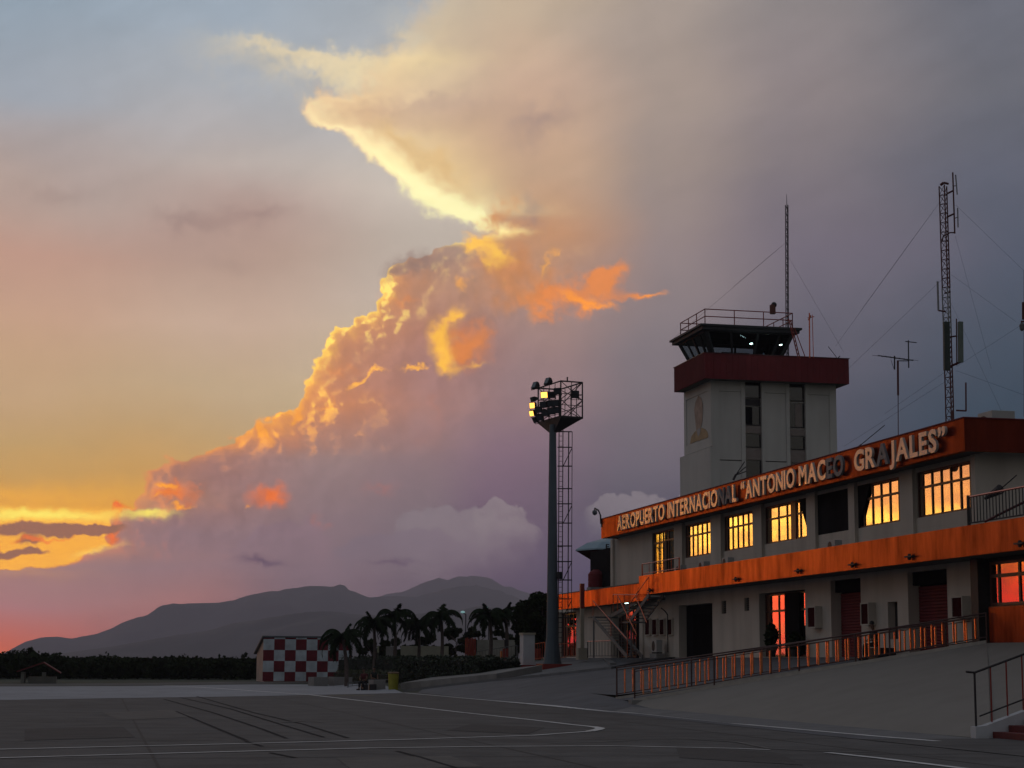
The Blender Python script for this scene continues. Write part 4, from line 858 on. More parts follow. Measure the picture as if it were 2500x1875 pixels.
# gallery: maroon ribbed parapet
GX0, GX1, GY0, GY1, GZ0, GZ1 = 39.15, 49.58, 117.5, 124.35, 20.80, 22.54
b = MB(); b.box(GX0, GX1, GY0, GY0+.12, GZ0, GZ1).box(GX0, GX1, GY1-.12, GY1, GZ0, GZ1).box(GX0, GX0+.12, GY0+.122, GY1-.122, GZ0, GZ1).box(GX1-.12, GX1, GY0+.122, GY1-.122, GZ0, GZ1)
y = GY0+.15
while y < GY1-.1: b.box(GX0-.035, GX0-.001, y, y+.10, GZ0+.02, GZ1-.02); y += .24
x = GX0+.2
while x < GX1-.1: b.box(x, x+.05, GY0-.012, GY0-.001, GZ0+.02, GZ1-.02); x += .45
b.build('parapet', MAROON, TW)
MB().box(GX0-.05, GX1+.05, GY0-.05, GY0+.17, GZ1+.002, GZ1+.05).box(GX0-.05, GX0+.17, GY0+.172, GY1+.05, GZ1+.002, GZ1+.05).build('parapet_cap', mat('cap_dark', (.08, .01, .012), .5), TW)
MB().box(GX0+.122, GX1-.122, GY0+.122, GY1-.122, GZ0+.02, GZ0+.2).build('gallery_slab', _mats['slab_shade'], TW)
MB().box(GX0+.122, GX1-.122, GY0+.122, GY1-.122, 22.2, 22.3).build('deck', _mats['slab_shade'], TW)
# cab
CB = [(40.15, 118.5), (44.85, 118.5), (44.85, 122.9), (40.15, 122.9)]; CT = [(39.35, 117.65), (45.55, 117.65), (45.55, 123.6), (39.35, 123.6)]; ZB, ZT = 22.3, 24.12
b = MB()
def cp(i, s, z=None): a, c = Vector(CB[i % 4]+(ZB,)), Vector(CT[i % 4]+(ZT,)); return a.lerp(c, s)
cabf = b
for i in range(4):
    b.bar(cp(i, 0), cp(i, 1), .26 if i == 0 else .2)
    b.bar(cp(i, 0), cp(i+1, 0), .12); b.bar(cp(i, 1), cp(i+1, 1), .14)
    N = [3, 3, 3, 3][i]
    for k in range(1, N+1 if i in (0, 3) else N):
        s = k/(N+1 if i in (0, 3) else N)
        if i == 0: s = (.285, .60, .86)[k-1] if k < 4 else s
        b.bar(cp(i, 0).lerp(cp(i+1, 0), s), cp(i, 1).lerp(cp(i+1, 1), s), .14)
cf = b.build('cab_frame', mat('cab_frame_dark', (.020, .021, .024), .6), TW)
g = MB()
for i in range(4): g.add([cp(i, 0), cp(i+1, 0), cp(i+1, 1), cp(i, 1)], [(0, 1, 2, 3)])
g.build('cab_glass', G_CAB, cf, fixn=False)
MB().box(38.95, 45.95, 117.3, 124.15, 24.14, 24.36).box(38.8, 46.08, 117.15, 124.3, 24.365, 24.50).build('cab_roof', mat('roof_dark', (.035, .036, .042), .7), TW)
b = MB(); b.box(40.3, 44.6, 121.6, 122.6, 22.305, 23.0).box(41., 43., 119.2, 119.8, 22.305, 22.95).box(40.6, 44.2, 120.4, 120.5, 23.75, 24.1).box(43.9, 44.4, 120.7, 121.0, 22.31, 23.75); b.build('cab_interior', DKMET, TW)
for px, py in ((1834, 839), (1906, 842)):
    q = atD(px, py, 124.5); MB().tube(q-Vector((.14, .2, .05)), q+Vector((.14, .2, .05)), .035).build('ceiling_light', TUBE, TW)
# roof rail
RX0, RX1, RY0, RY1, RZ = 39.2, 45.5, 117.45, 122.9, 24.50
def rl_seg(a, c, n, m=REDP):
    b = MB()
    for zz in (1.05, .55): b.tube(a+Vector((0, 0, zz)), c+Vector((0, 0, zz)), .035)
    for i in range(n+1): q = a.lerp(c, i/n); b.tube(q, q+Vector((0, 0, 1.05)), .035)
    return b
for a, c, n in (((RX0, RY0), (RX1, RY0), 3), ((RX0, RY0), (RX0, RY1), 3), ((RX1, RY0), (RX1, RY1), 3), ((RX0, RY1), (RX1, RY1), 3)):
    rl_seg(Vector(a+(RZ,)), Vector(c+(RZ,)), n).build('roof_rail', REDP, TW)
b = MB(); a0, a1 = atD(1932, 820, 124), atD(1945, 870, 124)
for o_ in (0, .75): b.tube(atD(1925, 778, 124)+Vector((o_*.6, o_, 0)), atD(1948, 872, 124)+Vector((o_*.6, o_, 0)), .04)
for i in range(1, 9): q = atD(1925+23*i/9, 778+94*i/9, 124); b.tube(q, q+Vector((.45, .75, 0)), .025)
b.tube(atD(1939, 800, 124), atD(1966, 872, 124), .03); b.build('ladder', REDP, TW)
b = MB(); bc = atD(1887, 800, 120.5); b.lathe((bc.x, bc.y, 24.505), [(.20, 0), (.20, .58), (.12, .60), (.12, .64)], 12); bt_ = b.build('beacon_stand', mat('beacon_brown', (.14, .04, .025), .6), TW); MB().lathe((bc.x+.1, bc.y, 24.92), [(.05, 0), (.16, .08), (.19, .2), (.14, .33), (.05, .38)], 12).build('beacon', DKMET, bt_, smooth=True)
# faint bust mural on the left face: plain generic head and shoulders
MZ = lambda px, py: onX(px, py, TX0-.02)
def shape(pts): return [MZ(x, y) for x, y in pts]
mu1 = MB().prism(shape([(1685, 1083), (1688, 1066), (1695, 1056), (1702, 1049), (1713, 1044), (1722, 1048), (1727, 1054), (1729, 1062), (1728, 1068)]), (-.012, 0, 0)).build('mural', mat('mural_yellow', (.46, .33, .19), .9, var=.25, scale=2), TW, label='faded painted bust on the tower side')
MB().prism(shape([(1700, 1050), (1697, 1020), (1695, 1000), (1698, 982), (1705, 966), (1712, 972), (1716, 988), (1716, 1010), (1714, 1030), (1710, 1048)]), (-.012, 0, 0)).build('mural_head', mat('mural_tan', (.43, .32, .26), .9, var=.25, scale=2), mu1)
MB().prism([q+Vector((-.013, 0, 0)) for q in shape([(1701, 1052), (1706, 1046), (1712, 1044), (1709, 1060), (1705, 1066)])], (-.01, 0, 0)).build('mural_collar', mat('mural_white', (.42, .40, .40), .9), mu1)
# ------------------------------------------------------------------ aerials and masts
def lattice(b, base, top, w, step_=.8, r=.03, legs=3, rr_=.014):
    ps = [Vector((math.cos(a), math.sin(a), 0))*w for a in [2*math.pi*i/legs+.3 for i in range(legs)]]
    for p in ps: b.tube(base+p, top+p, r, n=6)
    n = int((top-base).length/step_)
    for k in range(n):
        for i in range(legs):
            a = base.lerp(top, k/n)+ps[i]; c = base.lerp(top, (k+1)/n)+ps[(i+1) % legs]; d = base.lerp(top, k/n)+ps[(i+1) % legs]
            b.tube(a, c, rr_, n=4, cap=False); b.tube(a, d, rr_, n=4, cap=False)
    return b
# slim mast behind the tower
wb, wtp = atD(1921, 790, 128), atD(1921, 500, 128); wb.z = 22.3
t = thing('radio_mast', 'slim tapering lattice aerial rising behind the tower cab', 'antenna', (wb.x, wb.y, 22.3))
lattice(MB(), wb, wtp, .11, .5, .028).build('lattice', DKMET, t); MB().tube(wtp-Vector((0, 0, .2)), atD(1920.5, 474, 128), .03, .012).build('whip', DKMET, t)
b = MB()
for x2, y2 in ((1790, 700), (1640, 830)): b.tube(atD(1921, 590, 128), atD(x2, y2, 132), .007, n=4)
b.tube(atD(1921, 620, 128), atD(2060, 860, 124), .007, n=4); b.build('guy_wire', DKMET, t)
# two-pole aerial on the gallery
t = thing('twin_aerial', 'short twin-rod aerial on the tower gallery right of the ladder', 'antenna', atD(1980, 872, 122)); b = MB()
b.tube(atD(1977, 874, 122), atD(1976, 764, 122), .045).tube(atD(1986, 874, 122), atD(1983, 768, 122), .025).tube(atD(1972, 776, 122), atD(1988, 773, 122), .03).tube(atD(1974, 782, 122), atD(1979, 770, 122), .06); b.build('rods', RUST, t)
MB().tube(atD(2043, 873, 119), atD(2022, 846, 119), .02).tube(atD(2045, 875, 118), atD(2051, 869, 118), .03).build('stay', DKMET, t)
# tall lattice mast on the terminal roof
LM = thing('lattice_mast', 'tall red and white lattice mast carrying panel antennas on the roof', 'antenna mast', (34.9, 72.2, 9.35))
base, top = Vector((34.95, 72., 9.35)), Vector((34.90, 72., 22.3))
segs = [(9.35, 12.4, RUST), (12.4, 15.6, GALV), (15.6, 18.9, GALV), (18.9, 22.3, RUST)]
LMW = mat('mast_white', (.26, .27, .28), .6); LMR = mat('mast_red', (.09, .014, .012), .6)
for (a, c, m_) in ((9.35, 12.6, LMR), (12.6, 15.6, LMR), (15.6, 17.8, LMW), (17.8, 22.3, LMR)): lattice(MB(), Vector((34.95, 72., a)), Vector((34.94, 72., c)), .19, .38, .028).build('lattice_section', m_, LM)
DL = 80.
def lp(x, y, d=DL): return atD(x, y, d)
MB().obox(lp(2311, 845, 79.6), (.13, 0, 0), (0, .07, 0), (.02, 0, 1.05)).build('panel_antenna', mat('panel_dark', (.03, .045, .04), .6), LM)
MB().obox(lp(2345, 835, 79.8), (.10, 0, 0), (0, .07, 0), (.02, 0, .88)).build('panel_antenna', mat('panel_pale', (.13, .17, .15), .6), LM)
for segs_ in ([((2318, 823), (2337, 820), .035), ((2312, 898), (2348, 882), .05), ((2335, 778), (2336, 892), .028)], [((2304, 446), (2316, 449), .05), ((2296, 452), (2304, 446), .06)],
    [((2312, 473), (2328, 465), .04), ((2312, 530), (2331, 521), .04), ((2326, 421), (2331, 570), .035), ((2331, 568), (2319, 568), .03), ((2319, 568), (2303, 576), .03), ((2303, 576), (2300, 590), .03)], [((2291, 758), (2310, 761), .035)], [((2306, 716), (2321, 712), .035)]):
    b = MB()
    for a_, c_, r_w in segs_: b.tube(lp(*a_), lp(*c_), r_w)
    b.build('bracket', LMR, LM)
b = MB(); b.tube(lp(2289, 687), lp(2291, 758), .045).tube(lp(2333, 427), lp(2337, 475), .03).tube(lp(2338, 508), lp(2339, 555), .03).tube(lp(2327, 455), lp(2336, 452), .02).tube(lp(2331, 533), lp(2338, 530), .02); b.build('dipole', LMW, LM)
b = MB()
for a, c in (((2293, 495), (2100, 760)), ((2293, 495), (2040, 845)), ((2333, 500), (2540, 700)), ((2302, 680), (2040, 930)), ((2322, 670), (2480, 785)), ((2332, 575), (2420, 900)), ((2322, 740), (2450, 1015)), ((2312, 905), (2160, 1010)), ((2335, 905), (2530, 975)), ((2310, 930), (2060, 1090)), ((2335, 895), (2530, 770))):
    b.tube(lp(*a), lp(*c, 80 if c[0] < 2400 else 76), .0042, n=4)
b.build('guy_wires', DKMET, LM)
# yagi mast
YM = thing('yagi_antenna', 'thin pole with comb-like television aerials between tower and tall mast', 'antenna', lp(2193, 1040, 85)); D5 = 85.
q = lambda x, y, d=85.: atD(x, y, d)
MB().tube(q(2193, 1075), q(2192.6, 960), .02).tube(q(2192.6, 965), q(2192, 880), .05).build('pole', LMR, YM)
b = MB(); b.tube(q(2144, 868), q(2230, 880), .025).tube(q(2184, 869), q(2184, 902), .035).tube(q(2192, 881), q(2219, 881), .022).tube(q(2217.6, 831), q(2218.6, 898), .03).tube(q(2210, 833.5), q(2238, 836.5), .022)
for i in range(8): x_ = 2147+i*11; v = q(x_, 868.5+i*1.5); b.tube(v-Vector((-.1, .55, .1)), v+Vector((-.1, .55, .1)), .008, n=4)
b.tube(q(2183, 902), q(2175, 878), .01); b.build('aerial', DKMET, YM)
# small rod by the right roof corner, bracket mid-fascia
t = thing('rod_aerial', 'short vertical rod on a horizontal arm beside the tall mast foot', 'antenna', atD(2358, 1030, 79)); MB().tube(atD(2358, 934, 79), atD(2358.5, 1004, 79), .035).tube(atD(2334, 1002, 79), atD(2359, 1003, 79), .035).tube(atD(2325, 1002, 79), atD(2326, 1040, 79), .02).build('rod', LMR, t)
t = thing('roof_bracket', 'small dark strut fan on the roof edge before the tower', 'bracket', atD(1792, 1165, 92)); b = MB()
for x2, y2 in ((1818, 1127), (1822, 1139), (1824, 1150)): b.tube(atD(1796, 1160, 92), atD(x2, y2, 92), .025)
b.tube(atD(1790, 1172, 92), atD(1797, 1158, 92), .06); b.build('strut', DKMET, t)
t = thing('cable_stay', 'thin slanting stay rising from the fascia top toward the yagi pole', 'cable', atD(2094, 1092, 84)); MB().tube(atD(2094, 1092, 84), atD(2103, 1085, 84), .03).tube(atD(2103, 1085, 84), atD(2160, 1038, 84), .018).build('wire', DKMET, t)
t = thing('edge_mast', 'red and white pole with a dome lamp at the right edge of the view', 'pole', atD(2503, 1020, 62)); eb = atD(2503, 1020, 62)
MB().tube(atD(2503, 1018, 62), atD(2503, 660, 62), .05).build('pole', LMR, t); MB().tube(atD(2498.5, 738, 62), atD(2498.5, 780, 62), .05).tube(atD(2492, 785, 62), atD(2504, 785, 62), .03).build('arm', LMR, t); v = atD(2495, 808, 62); MB().lathe((v.x, v.y, v.z), [(.03, 0), (.07, .06), (.08, .2), (.03, .28)], 10).build('dome_lamp', GALV, t)
# ------------------------------------------------------------------ floodlight mast
mb = drop(1348, 1630); FMX, FMY, FMZ = mb.x, mb.y, mb.z; DM = math.hypot(FMX, FMY)
FM = thing('floodlight_mast', 'tall blue-grey floodlight mast with caged platform and two lit lamps', 'floodlight mast', (FMX, FMY, FMZ))
POLE = mat('mast_paint', (.085, .115, .14), .55, .2, var=.1, scale=1.5, stain=.15, streaks=True)
zt_ = atD(1352.7, 1037, DM).z; s_ = DM/4500
MB().lathe((FMX, FMY, FMZ+.1), [(25*s_, 0), (21*s_, .35), (17*s_, 1.1), (14.6*s_, 1.9), (14*s_, 2.6), (8.4*s_, zt_-FMZ-.1)], 16).build('pole', POLE, FM)
MB().box(FMX-32*s_, FMX+40*s_, FMY-.9, FMY+.9, FMZ-.3, FMZ+.22).build('plinth', REDP, FM)
fw = Vector((math.sin(YAW+.025), math.cos(YAW+.025), 0)); lt = Vector((fw.y, -fw.x, 0))
e1 = lt*.9+fw*.42; e2 = lt*-.42+fw*.9
cn = atD(1369, 1019, DM-1.0); top_ = atD(1369, 930, DM-1.0).z; LA, LB = 1.45, 3.3
C0 = Vector((cn.x, cn.y, cn.z)); C1 = C0+e1*LA; C2 = C0+e2*LB; C3 = C1+e2*LB; upv = Vector((0, 0, top_-cn.z))
cen = (C0+C3)/2; foot = Vector((FMX, FMY, zt_-.45))
b = MB(); q4 = [C0, C1, C3, C2]; b.add([p+Vector((0, 0, .12)) for p in q4]+[p for p in q4]+[foot.lerp(Vector((p.x, p.y, foot.z)), .22) for p in q4], [(0, 1, 2, 3), (11, 10, 9, 8)]+[(k, (k+1) % 4, 4+(k+1) % 4, 4+k) for k in range(4)]+[(4+k, 4+(k+1) % 4, 8+(k+1) % 4, 8+k) for k in range(4)]); b.build('platform', DKMET, FM)
b = MB()
for p in q4: b.tube(p, p+upv, .045)
for i in range(4):
    a, c = q4[i], q4[(i+1) % 4]; b.tube(a+upv, c+upv, .045)
    for s in (.35, .66): b.tube(a+upv*s, c+upv*s, .02)
    n = 1 if i % 2 == 0 else 3
    for k in range(1, n+1): v = a.lerp(c, k/(n+1)); b.tube(v, v+upv, .022)
for (a, c) in ((C0, C1), (C2, C3), (C1, C3)):
    b.tube(a, c+upv*.5, .025).tube(a+upv*.5, c+upv, .025).tube(a+upv, c+upv*.5, .025).tube(a+upv*.5, c, .025)
b.tube(C0.lerp(C1, .3)+upv, C0.lerp(C1, .3)+upv*1.12, .045); b.build('cage', DKMET, FM)
def flood(px, py, D, aim, lit=False, w=.5, hh=.42, dpt=.28, lab=None):
    c = atD(px, py, D); f_ = Vector(aim).normalized(); sx = f_.cross(Vector((0, 0, 1))).normalized(); sz = sx.cross(f_)
    o = MB().obox(c, sx*w/2, f_*dpt*.28, sz*hh/2).add([c-f_*dpt*.29+sx*(w*.48*i)+sz*(hh*.46*j) for i, j in ((-1, -1), (1, -1), (1, 1), (-1, 1))]+[c-f_*dpt+sx*(w*.25*i)+sz*(hh*.25*j) for i, j in ((-1, -1), (1, -1), (1, 1), (-1, 1))], [(0, 1, 5, 4), (1, 2, 6, 5), (2, 3, 7, 6), (3, 0, 4, 7), (4, 5, 6, 7)]).build('floodlight', DKMET, FM, label=lab)
    MB().obox(c+f_*(dpt*.29+.004), sx*w*.44, f_*.004, sz*hh*.42).build('lens', LAMP if lit else GLS, o)
    MB().bar(c-sx*w*.52-sz*.0, c-sx*w*.52-sz*hh*.7, .03).bar(c+sx*w*.52, c+sx*w*.52-sz*hh*.7, .03).bar(c-sx*w*.52-sz*hh*.7, c+sx*w*.52-sz*hh*.7, .03).build('yoke', DKMET, o)
    return o
GLS = mat('lamp_lens', (.05, .06, .07), .15)
L_ = -e1
A1 = L_+fw*-.45+Vector((0, 0, -.35)); A2 = L_*1.2+Vector((0, 0, -.3)); toc = -fw+Vector((0, 0, -.4))
flood(1329.6, 964, DM-.6, -fw+L_*.5+Vector((0, 0, -.25)), True, .46, .40, lab='lit amber floodlight')
flood(1301, 990, DM+.6, -fw+L_*1.1+Vector((0, 0, -.3)), True, .40, .38, lab='lit amber floodlight')
flood(1300, 1009, DM+.6, L_*1.4-fw*.5+Vector((0, 0, -.5)), True, .40, .36, lab='lit amber floodlight')
flood(1306, 941, DM+.8, Vector((0, 0, .55))+L_*1.2-fw*.2, w=.46, hh=.42); flood(1337, 931, DM-.3, Vector((0, 0, .55))+L_*1.2-fw*.2, w=.46, hh=.42)
flood(1404, 963, DM-.2, -fw+e1*.25+Vector((0, 0, -.1)), w=.46, hh=.46)
flood(1301, 975, DM+.9, A2, w=.4, hh=.3); flood(1307, 1025, DM+.8, A2+Vector((0, 0, -.3)), w=.45, hh=.36)
for px, py, dd in ((1347, 964, 0), (1361, 955, -.4), (1345, 985, 0), (1358, 984, -.3), (1327, 988, .2), (1315, 1000, .4), (1331, 1008, .2), (1346, 1004, 0), (1360, 1001, -.3), (1318, 1019, .5)):
    flood(px, py, DM+dd-.2, toc+L_*.7+Vector((0, 0, -.3+.2*math.sin(px))), w=.44, hh=.38)
# caged ladder behind the pole
b = MB(); D6 = DM+.5
for px in (1363.5, 1373): b.tube(atD(px+1.5, 1036, D6), atD(px-1., 1604, D6), .03)
for k in range(46): y_ = 1040+k*12.3; b.tube(atD(1363.5, y_, D6), atD(1372.5, y_, D6), .015, n=5)
b.build('ladder', DKMET, FM)
b = MB()
for px, dd in ((1389, .0), (1397, .5), (1388, 1.0)): b.tube(atD(px, 1054, D6+dd), atD(px-2, 1520, D6+dd), .022)
for i, y_ in enumerate((1054, 1092, 1138, 1193, 1230, 1277, 1333, 1371, 1416, 1462, 1508)):
    b.tube(atD(1361, y_, D6), atD(1396, y_, D6), .035).tube(atD(1396, y_, D6), atD(1388, y_, D6+1.), .025).tube(atD(1388, y_, D6+1.), atD(1364, y_, D6+.9), .025)
for a, c in (((1396, 1095), (1375, 1138)), ((1396, 1235), (1375, 1277)), ((1396, 1372), (1375, 1416)), ((1396, 1465), (1375, 1506))): b.tube(atD(*a, D6), atD(*c, D6), .025)
b.build('ladder_cage', DKMET, FM)
flood(1366, 1405, DM-.1, lt-fw*.4, w=.4, hh=.42)
# ------------------------------------------------------------------ smaller things around the forecourt
g = drop(1287, 1632)
t = thing('sentry_pillar', 'square pale pillar on a red plinth left of the floodlight mast', 'pillar', g)
w2 = .36; zt2 = atD(1287, 1545, math.hypot(g.x, g.y)).z
MB().box(g.x-w2, g.x+w2, g.y-.5, g.y+.5, g.z+.22, zt2-.12).build('shaft', WHITEP, t); MB().box(g.x-w2-.05, g.x+w2+.05, g.y-.55, g.y+.55, zt2-.118, zt2).build('cap', CREAM, t); MB().box(g.x-.62, g.x+.75, g.y-.9, g.y+.8, g.z-.25, g.z+.21).build('plinth', REDP, t)
# checker-painted hut
CHK = bpy.data.materials.new('checker_paint'); CHK.use_nodes = True; tt = CHK.node_tree; bb = tt.nodes['Principled BSDF']; bb.inputs['Roughness'].default_value = .8
tcn = tt.nodes.new('ShaderNodeTexCoord'); ck = tt.nodes.new('ShaderNodeTexChecker'); ck.inputs['Scale'].default_value = 1/.888; ck.inputs[1].default_value = (.56, .64, .70, 1); ck.inputs[2].default_value = (.17, .012, .022, 1)
mpn = tt.nodes.new('ShaderNodeMapping'); mpn.inputs[1].default_value = (0., .44, .06); tt.links.new(tcn.outputs['Object'], mpn.inputs[0]); tt.links.new(mpn.outputs[0], ck.inputs[0]); nz_ = tt.nodes.new('ShaderNodeTexNoise'); nz_.inputs['Scale'].default_value = 1.6; nz_.inputs['Detail'].default_value = 7; tt.links.new(tcn.outputs['Object'], nz_.inputs['Vector']); mr_ = tt.nodes.new('ShaderNodeMapRange'); mr_.inputs[1].default_value = .3; mr_.inputs[2].default_value = .7; mr_.inputs[3].default_value = .7; mr_.inputs[4].default_value = 1.1; tt.links.new(nz_.outputs[0], mr_.inputs[0]); sv_ = tt.nodes.new('ShaderNodeVectorMath'); sv_.operation = 'SCALE'; tt.links.new(ck.outputs[0], sv_.inputs[0]); tt.links.new(mr_.outputs[0], sv_.inputs['Scale']); tt.links.new(sv_.outputs[0], bb.inputs[0])
ch0 = onZ(640.7, 1661.5, .12); D7 = ch0.y; ch1 = onY(856, 1661, ch0.y); zt3 = onY(640.7, 1556, ch0.y).z
t = thing('checkered_hut', 'small hut with a red and white checkered wall', 'hut', (ch0.x, ch0.y, 0.))
b = MB(); b.box(ch0.x, ch1.x, ch0.y-.06, ch0.y, 0.08, zt3); b.build('checkered_wall', CHK, t)
yb = ch0.y+7.5; zb3 = onX(628.5, 1586, ch0.x).z
b = MB(); b.prism([(ch0.x+.1, ch0.y+.002, 0), (ch0.x+.1, yb, 0), (ch0.x+.1, yb, zt3-1.2), (ch0.x+.1, ch0.y+.002, zt3-.02)], (ch1.x-ch0.x-.2, 0, 0)); b.build('side_walls', mat('hut_pink', (.55, .40, .34), .8, stain=.2), t)
b = MB(); b.prism([(ch0.x-.12, ch0.y-.12, zt3+.002), (ch0.x-.12, yb+.7, zt3-1.35), (ch0.x-.12, yb+.7, zt3-1.22), (ch0.x-.12, ch0.y-.12, zt3+.13)], (ch1.x-ch0.x+.24, 0, 0)); b.build('roof', mat('hut_roof', (.12, .14, .16), .7), t)
# far hut on the left in the trees
g = onZ(92, 1667.5, 0); t = thing('field_hut', 'small pale hut with a red sloping roof among dark trees at far left', 'hut', (g.x, g.y, 0))
x0, x1, yy = onY(47, 1660, g.y).x, onY(140, 1660, g.y).x, g.y
zr0, zr1 = onY(92, 1641, yy).z, onY(92, 1624, yy).z
MB().box(x0+.1, x0+.35, yy, yy+3, 0, zr0).box(x0+.6, x1-.1, yy+.4, yy+3, 0, .45).box(x0+1.6, x0+1.9, yy+.3, yy+.6, 0, zr0).build('wall', mat('hut_wall', (.2, .2, .18), .9), t)
b = MB(); b.prism([(x0-.2, yy-.3, zr0), ((x0+x1)/2+.3, yy-.3, zr1+.15), (x1+.2, yy-.3, zr0-.1), (x1+.2, yy-.3, zr0-.02), ((x0+x1)/2+.3, yy-.3, zr1+.24), (x0-.2, yy-.3, zr0+.08)], (0, 3.8, 0)); b.build('roof', mat('hut_roof_red', (.16, .03, .03), .8), t)
# yellow bin
g = onZ(960, 1686, 0.); t = thing('yellow_bin', 'upright yellow litter bin beside the hedge planter', 'bin', g)
DB = math.hypot(g.x, g.y); hb = 1.12
MB().lathe((g.x, g.y, g.z), [(.27, 0), (.29, .05), (.33, hb*.88), (.33, hb*.9)], 14).build('body', mat('bin_yellow', (.27, .25, .02), .6, var=.15, scale=4), t); MB().lathe((g.x, g.y, g.z+hb*.903), [(.36, 0), (.36, .06), (.25, .10)], 14).build('lid', mat('bin_lid', (.16, .09, .04), .6), t)
g2 = g+Vector((-.38, .1, 0)); 
# planters with hedges
def hedge(name, label, foot, hgt, cat='hedge', z0=None, n=5200, sz=.13, m=HEDGE):
    xs = [p[0] for p in foot]; ys = [p[1] for p in foot]; zg = min(h(x) for x in xs) if z0 is None else z0
    t = thing(name, label, cat, (sum(xs)/len(xs), sum(ys)/len(ys), zg))
    rr = random.Random(hash(label) % 999 if False else len(label)*7+3); P4 = [Vector(p) for p in foot]
    b = MB(); b.add([(p.x, p.y, zg) for p in P4]+[(p.x, p.y, zg+hgt-.12) for p in P4], [(0, 1, 5, 4), (1, 2, 6, 5), (2, 3, 7, 6), (3, 0, 4, 7), (4, 5, 6, 7)]); b.build('stems', mat('hedge_core', (.006, .009, .004), .9), t)
    b = MB()
    for i in range(n):
        u, v, w = rr.random(), rr.random(), rr.random(); f = rr.random()
        if f < .38: v = 0 if rr.random() < .8 else 1
        elif f < .62: u = round(u)
        else: w = 1
        p = P4[0].lerp(P4[1], u).lerp(P4[3].lerp(P4[2], u), v); wob = .10*math.sin(p.x*2.1+p.y*1.7)+.06*math.sin(p.x*5.3)
        c = Vector((p.x+rr.gauss(0, .06), p.y+rr.gauss(0, .06), zg+w*(hgt+wob-(.12 if (u in (0, 1) or v in (0, 1)) else 0))+rr.gauss(0, .05)))
        a = Vector((rr.gauss(0, 1), rr.gauss(0, 1), rr.gauss(0, 1))).normalized(); d = a.cross(Vector((rr.gauss(0, 1), rr.gauss(0, 1), rr.gauss(0, 1)))).normalized(); q = sz*(.5+rr.random())
        b.add([c-a*q*.5, c+d*q*.32, c+a*q*.5, c-d*q*.32], [(0, 1, 2, 3)])
    b.build('foliage', m, t, fixn=False); return t
def quadpx(x0, y0, x1, y1, depth):
    a, c = drop(x0, y0), drop(x1, y1); d = (c-a).normalized(); n_ = Vector((-d.y, d.x, 0)); n_ = n_ if n_.y > 0 else -n_
    return [(a.x, a.y), (c.x, c.y), (c.x+n_.x*depth, c.y+n_.y*depth), (a.x+n_.x*depth, a.y+n_.y*depth)]
def planter(label, f, hh, z=None):
    zz = [h(p[0]) for p in f]; b = MB(); o = tag(b.add([(p[0], p[1], min(zz)-.2) for p in f]+[(p[0], p[1], q+hh) for p, q in zip(f, zz)], [(3, 2, 1, 0), (4, 5, 6, 7)]+[(i, (i+1) % 4, 4+(i+1) % 4, 4+i) for i in range(4)]).build('planter', CONC), label, 'planter', 'concrete planter beds'); return o
pf = quadpx(978, 1683, 1212, 1661, 3.2); planter('long concrete planter bed under the big hedge', pf, .38)
hf = [(pf[0][0]-.2, pf[0][1]+.3), (pf[1][0]-1.1, pf[1][1]+.0), (pf[2][0]-1.1, pf[2][1]), (pf[3][0], pf[3][1])]
hf = quadpx(962, 1676, 1172, 1660, 2.8); hedge('clipped_hedge', 'big dark clipped hedge above the long planter', [(x, y+.5) for x, y in hf], 1.55, z0=.35, n=9000, sz=.16)
hf2 = quadpx(850, 1662, 1000, 1655, 2.5); hedge('clipped_hedge', 'lower dark hedge behind the seated people', [(x, y+6) for x, y in hf2], 1.75, n=5000)
hf3 = quadpx(824, 1672, 955, 1668, 2.0); hedge('ground_shrub', 'low green shrub bed in the planter near the palm', [(x, y+2) for x, y in hf3], .95, cat='shrub', n=3000, m=mat('shrub_leaf', (.05, .06, .02), .6, var=.5, scale=3))
for i, (a, c, lab) in enumerate(((766, 801, 'short pale planter wall in front of the checkered wall'), (815, 860, 'pale planter wall right of the dark stump'), (912, 941, 'pale planter wall between the people and the bin'))):
    planter(lab, quadpx(a, 1675 if i < 2 else 1685, c, 1675 if i < 2 else 1685, 1.2), .62)
MB_ = MB(); g = onZ(808, 1671, 0); tag(MB().lathe((g.x, g.y, 0), [(.3, 0), (.32, .05), (.3, .55), (.27, .6)], 12).build('stump', BARK), 'dark squat stump between the pale planter walls', 'stump')
tag(MB().box(drop(1172, 1650).x+.2, drop(1172, 1650).x+1.5, drop(1172, 1650).y, drop(1172, 1650).y+.4, h(drop(1172, 1650).x)-.1, h(drop(1172, 1650).x)+.35).build('red_kerb_block', REDP, bevel=.02), 'low red kerb block at the end of the long planter', 'kerb')
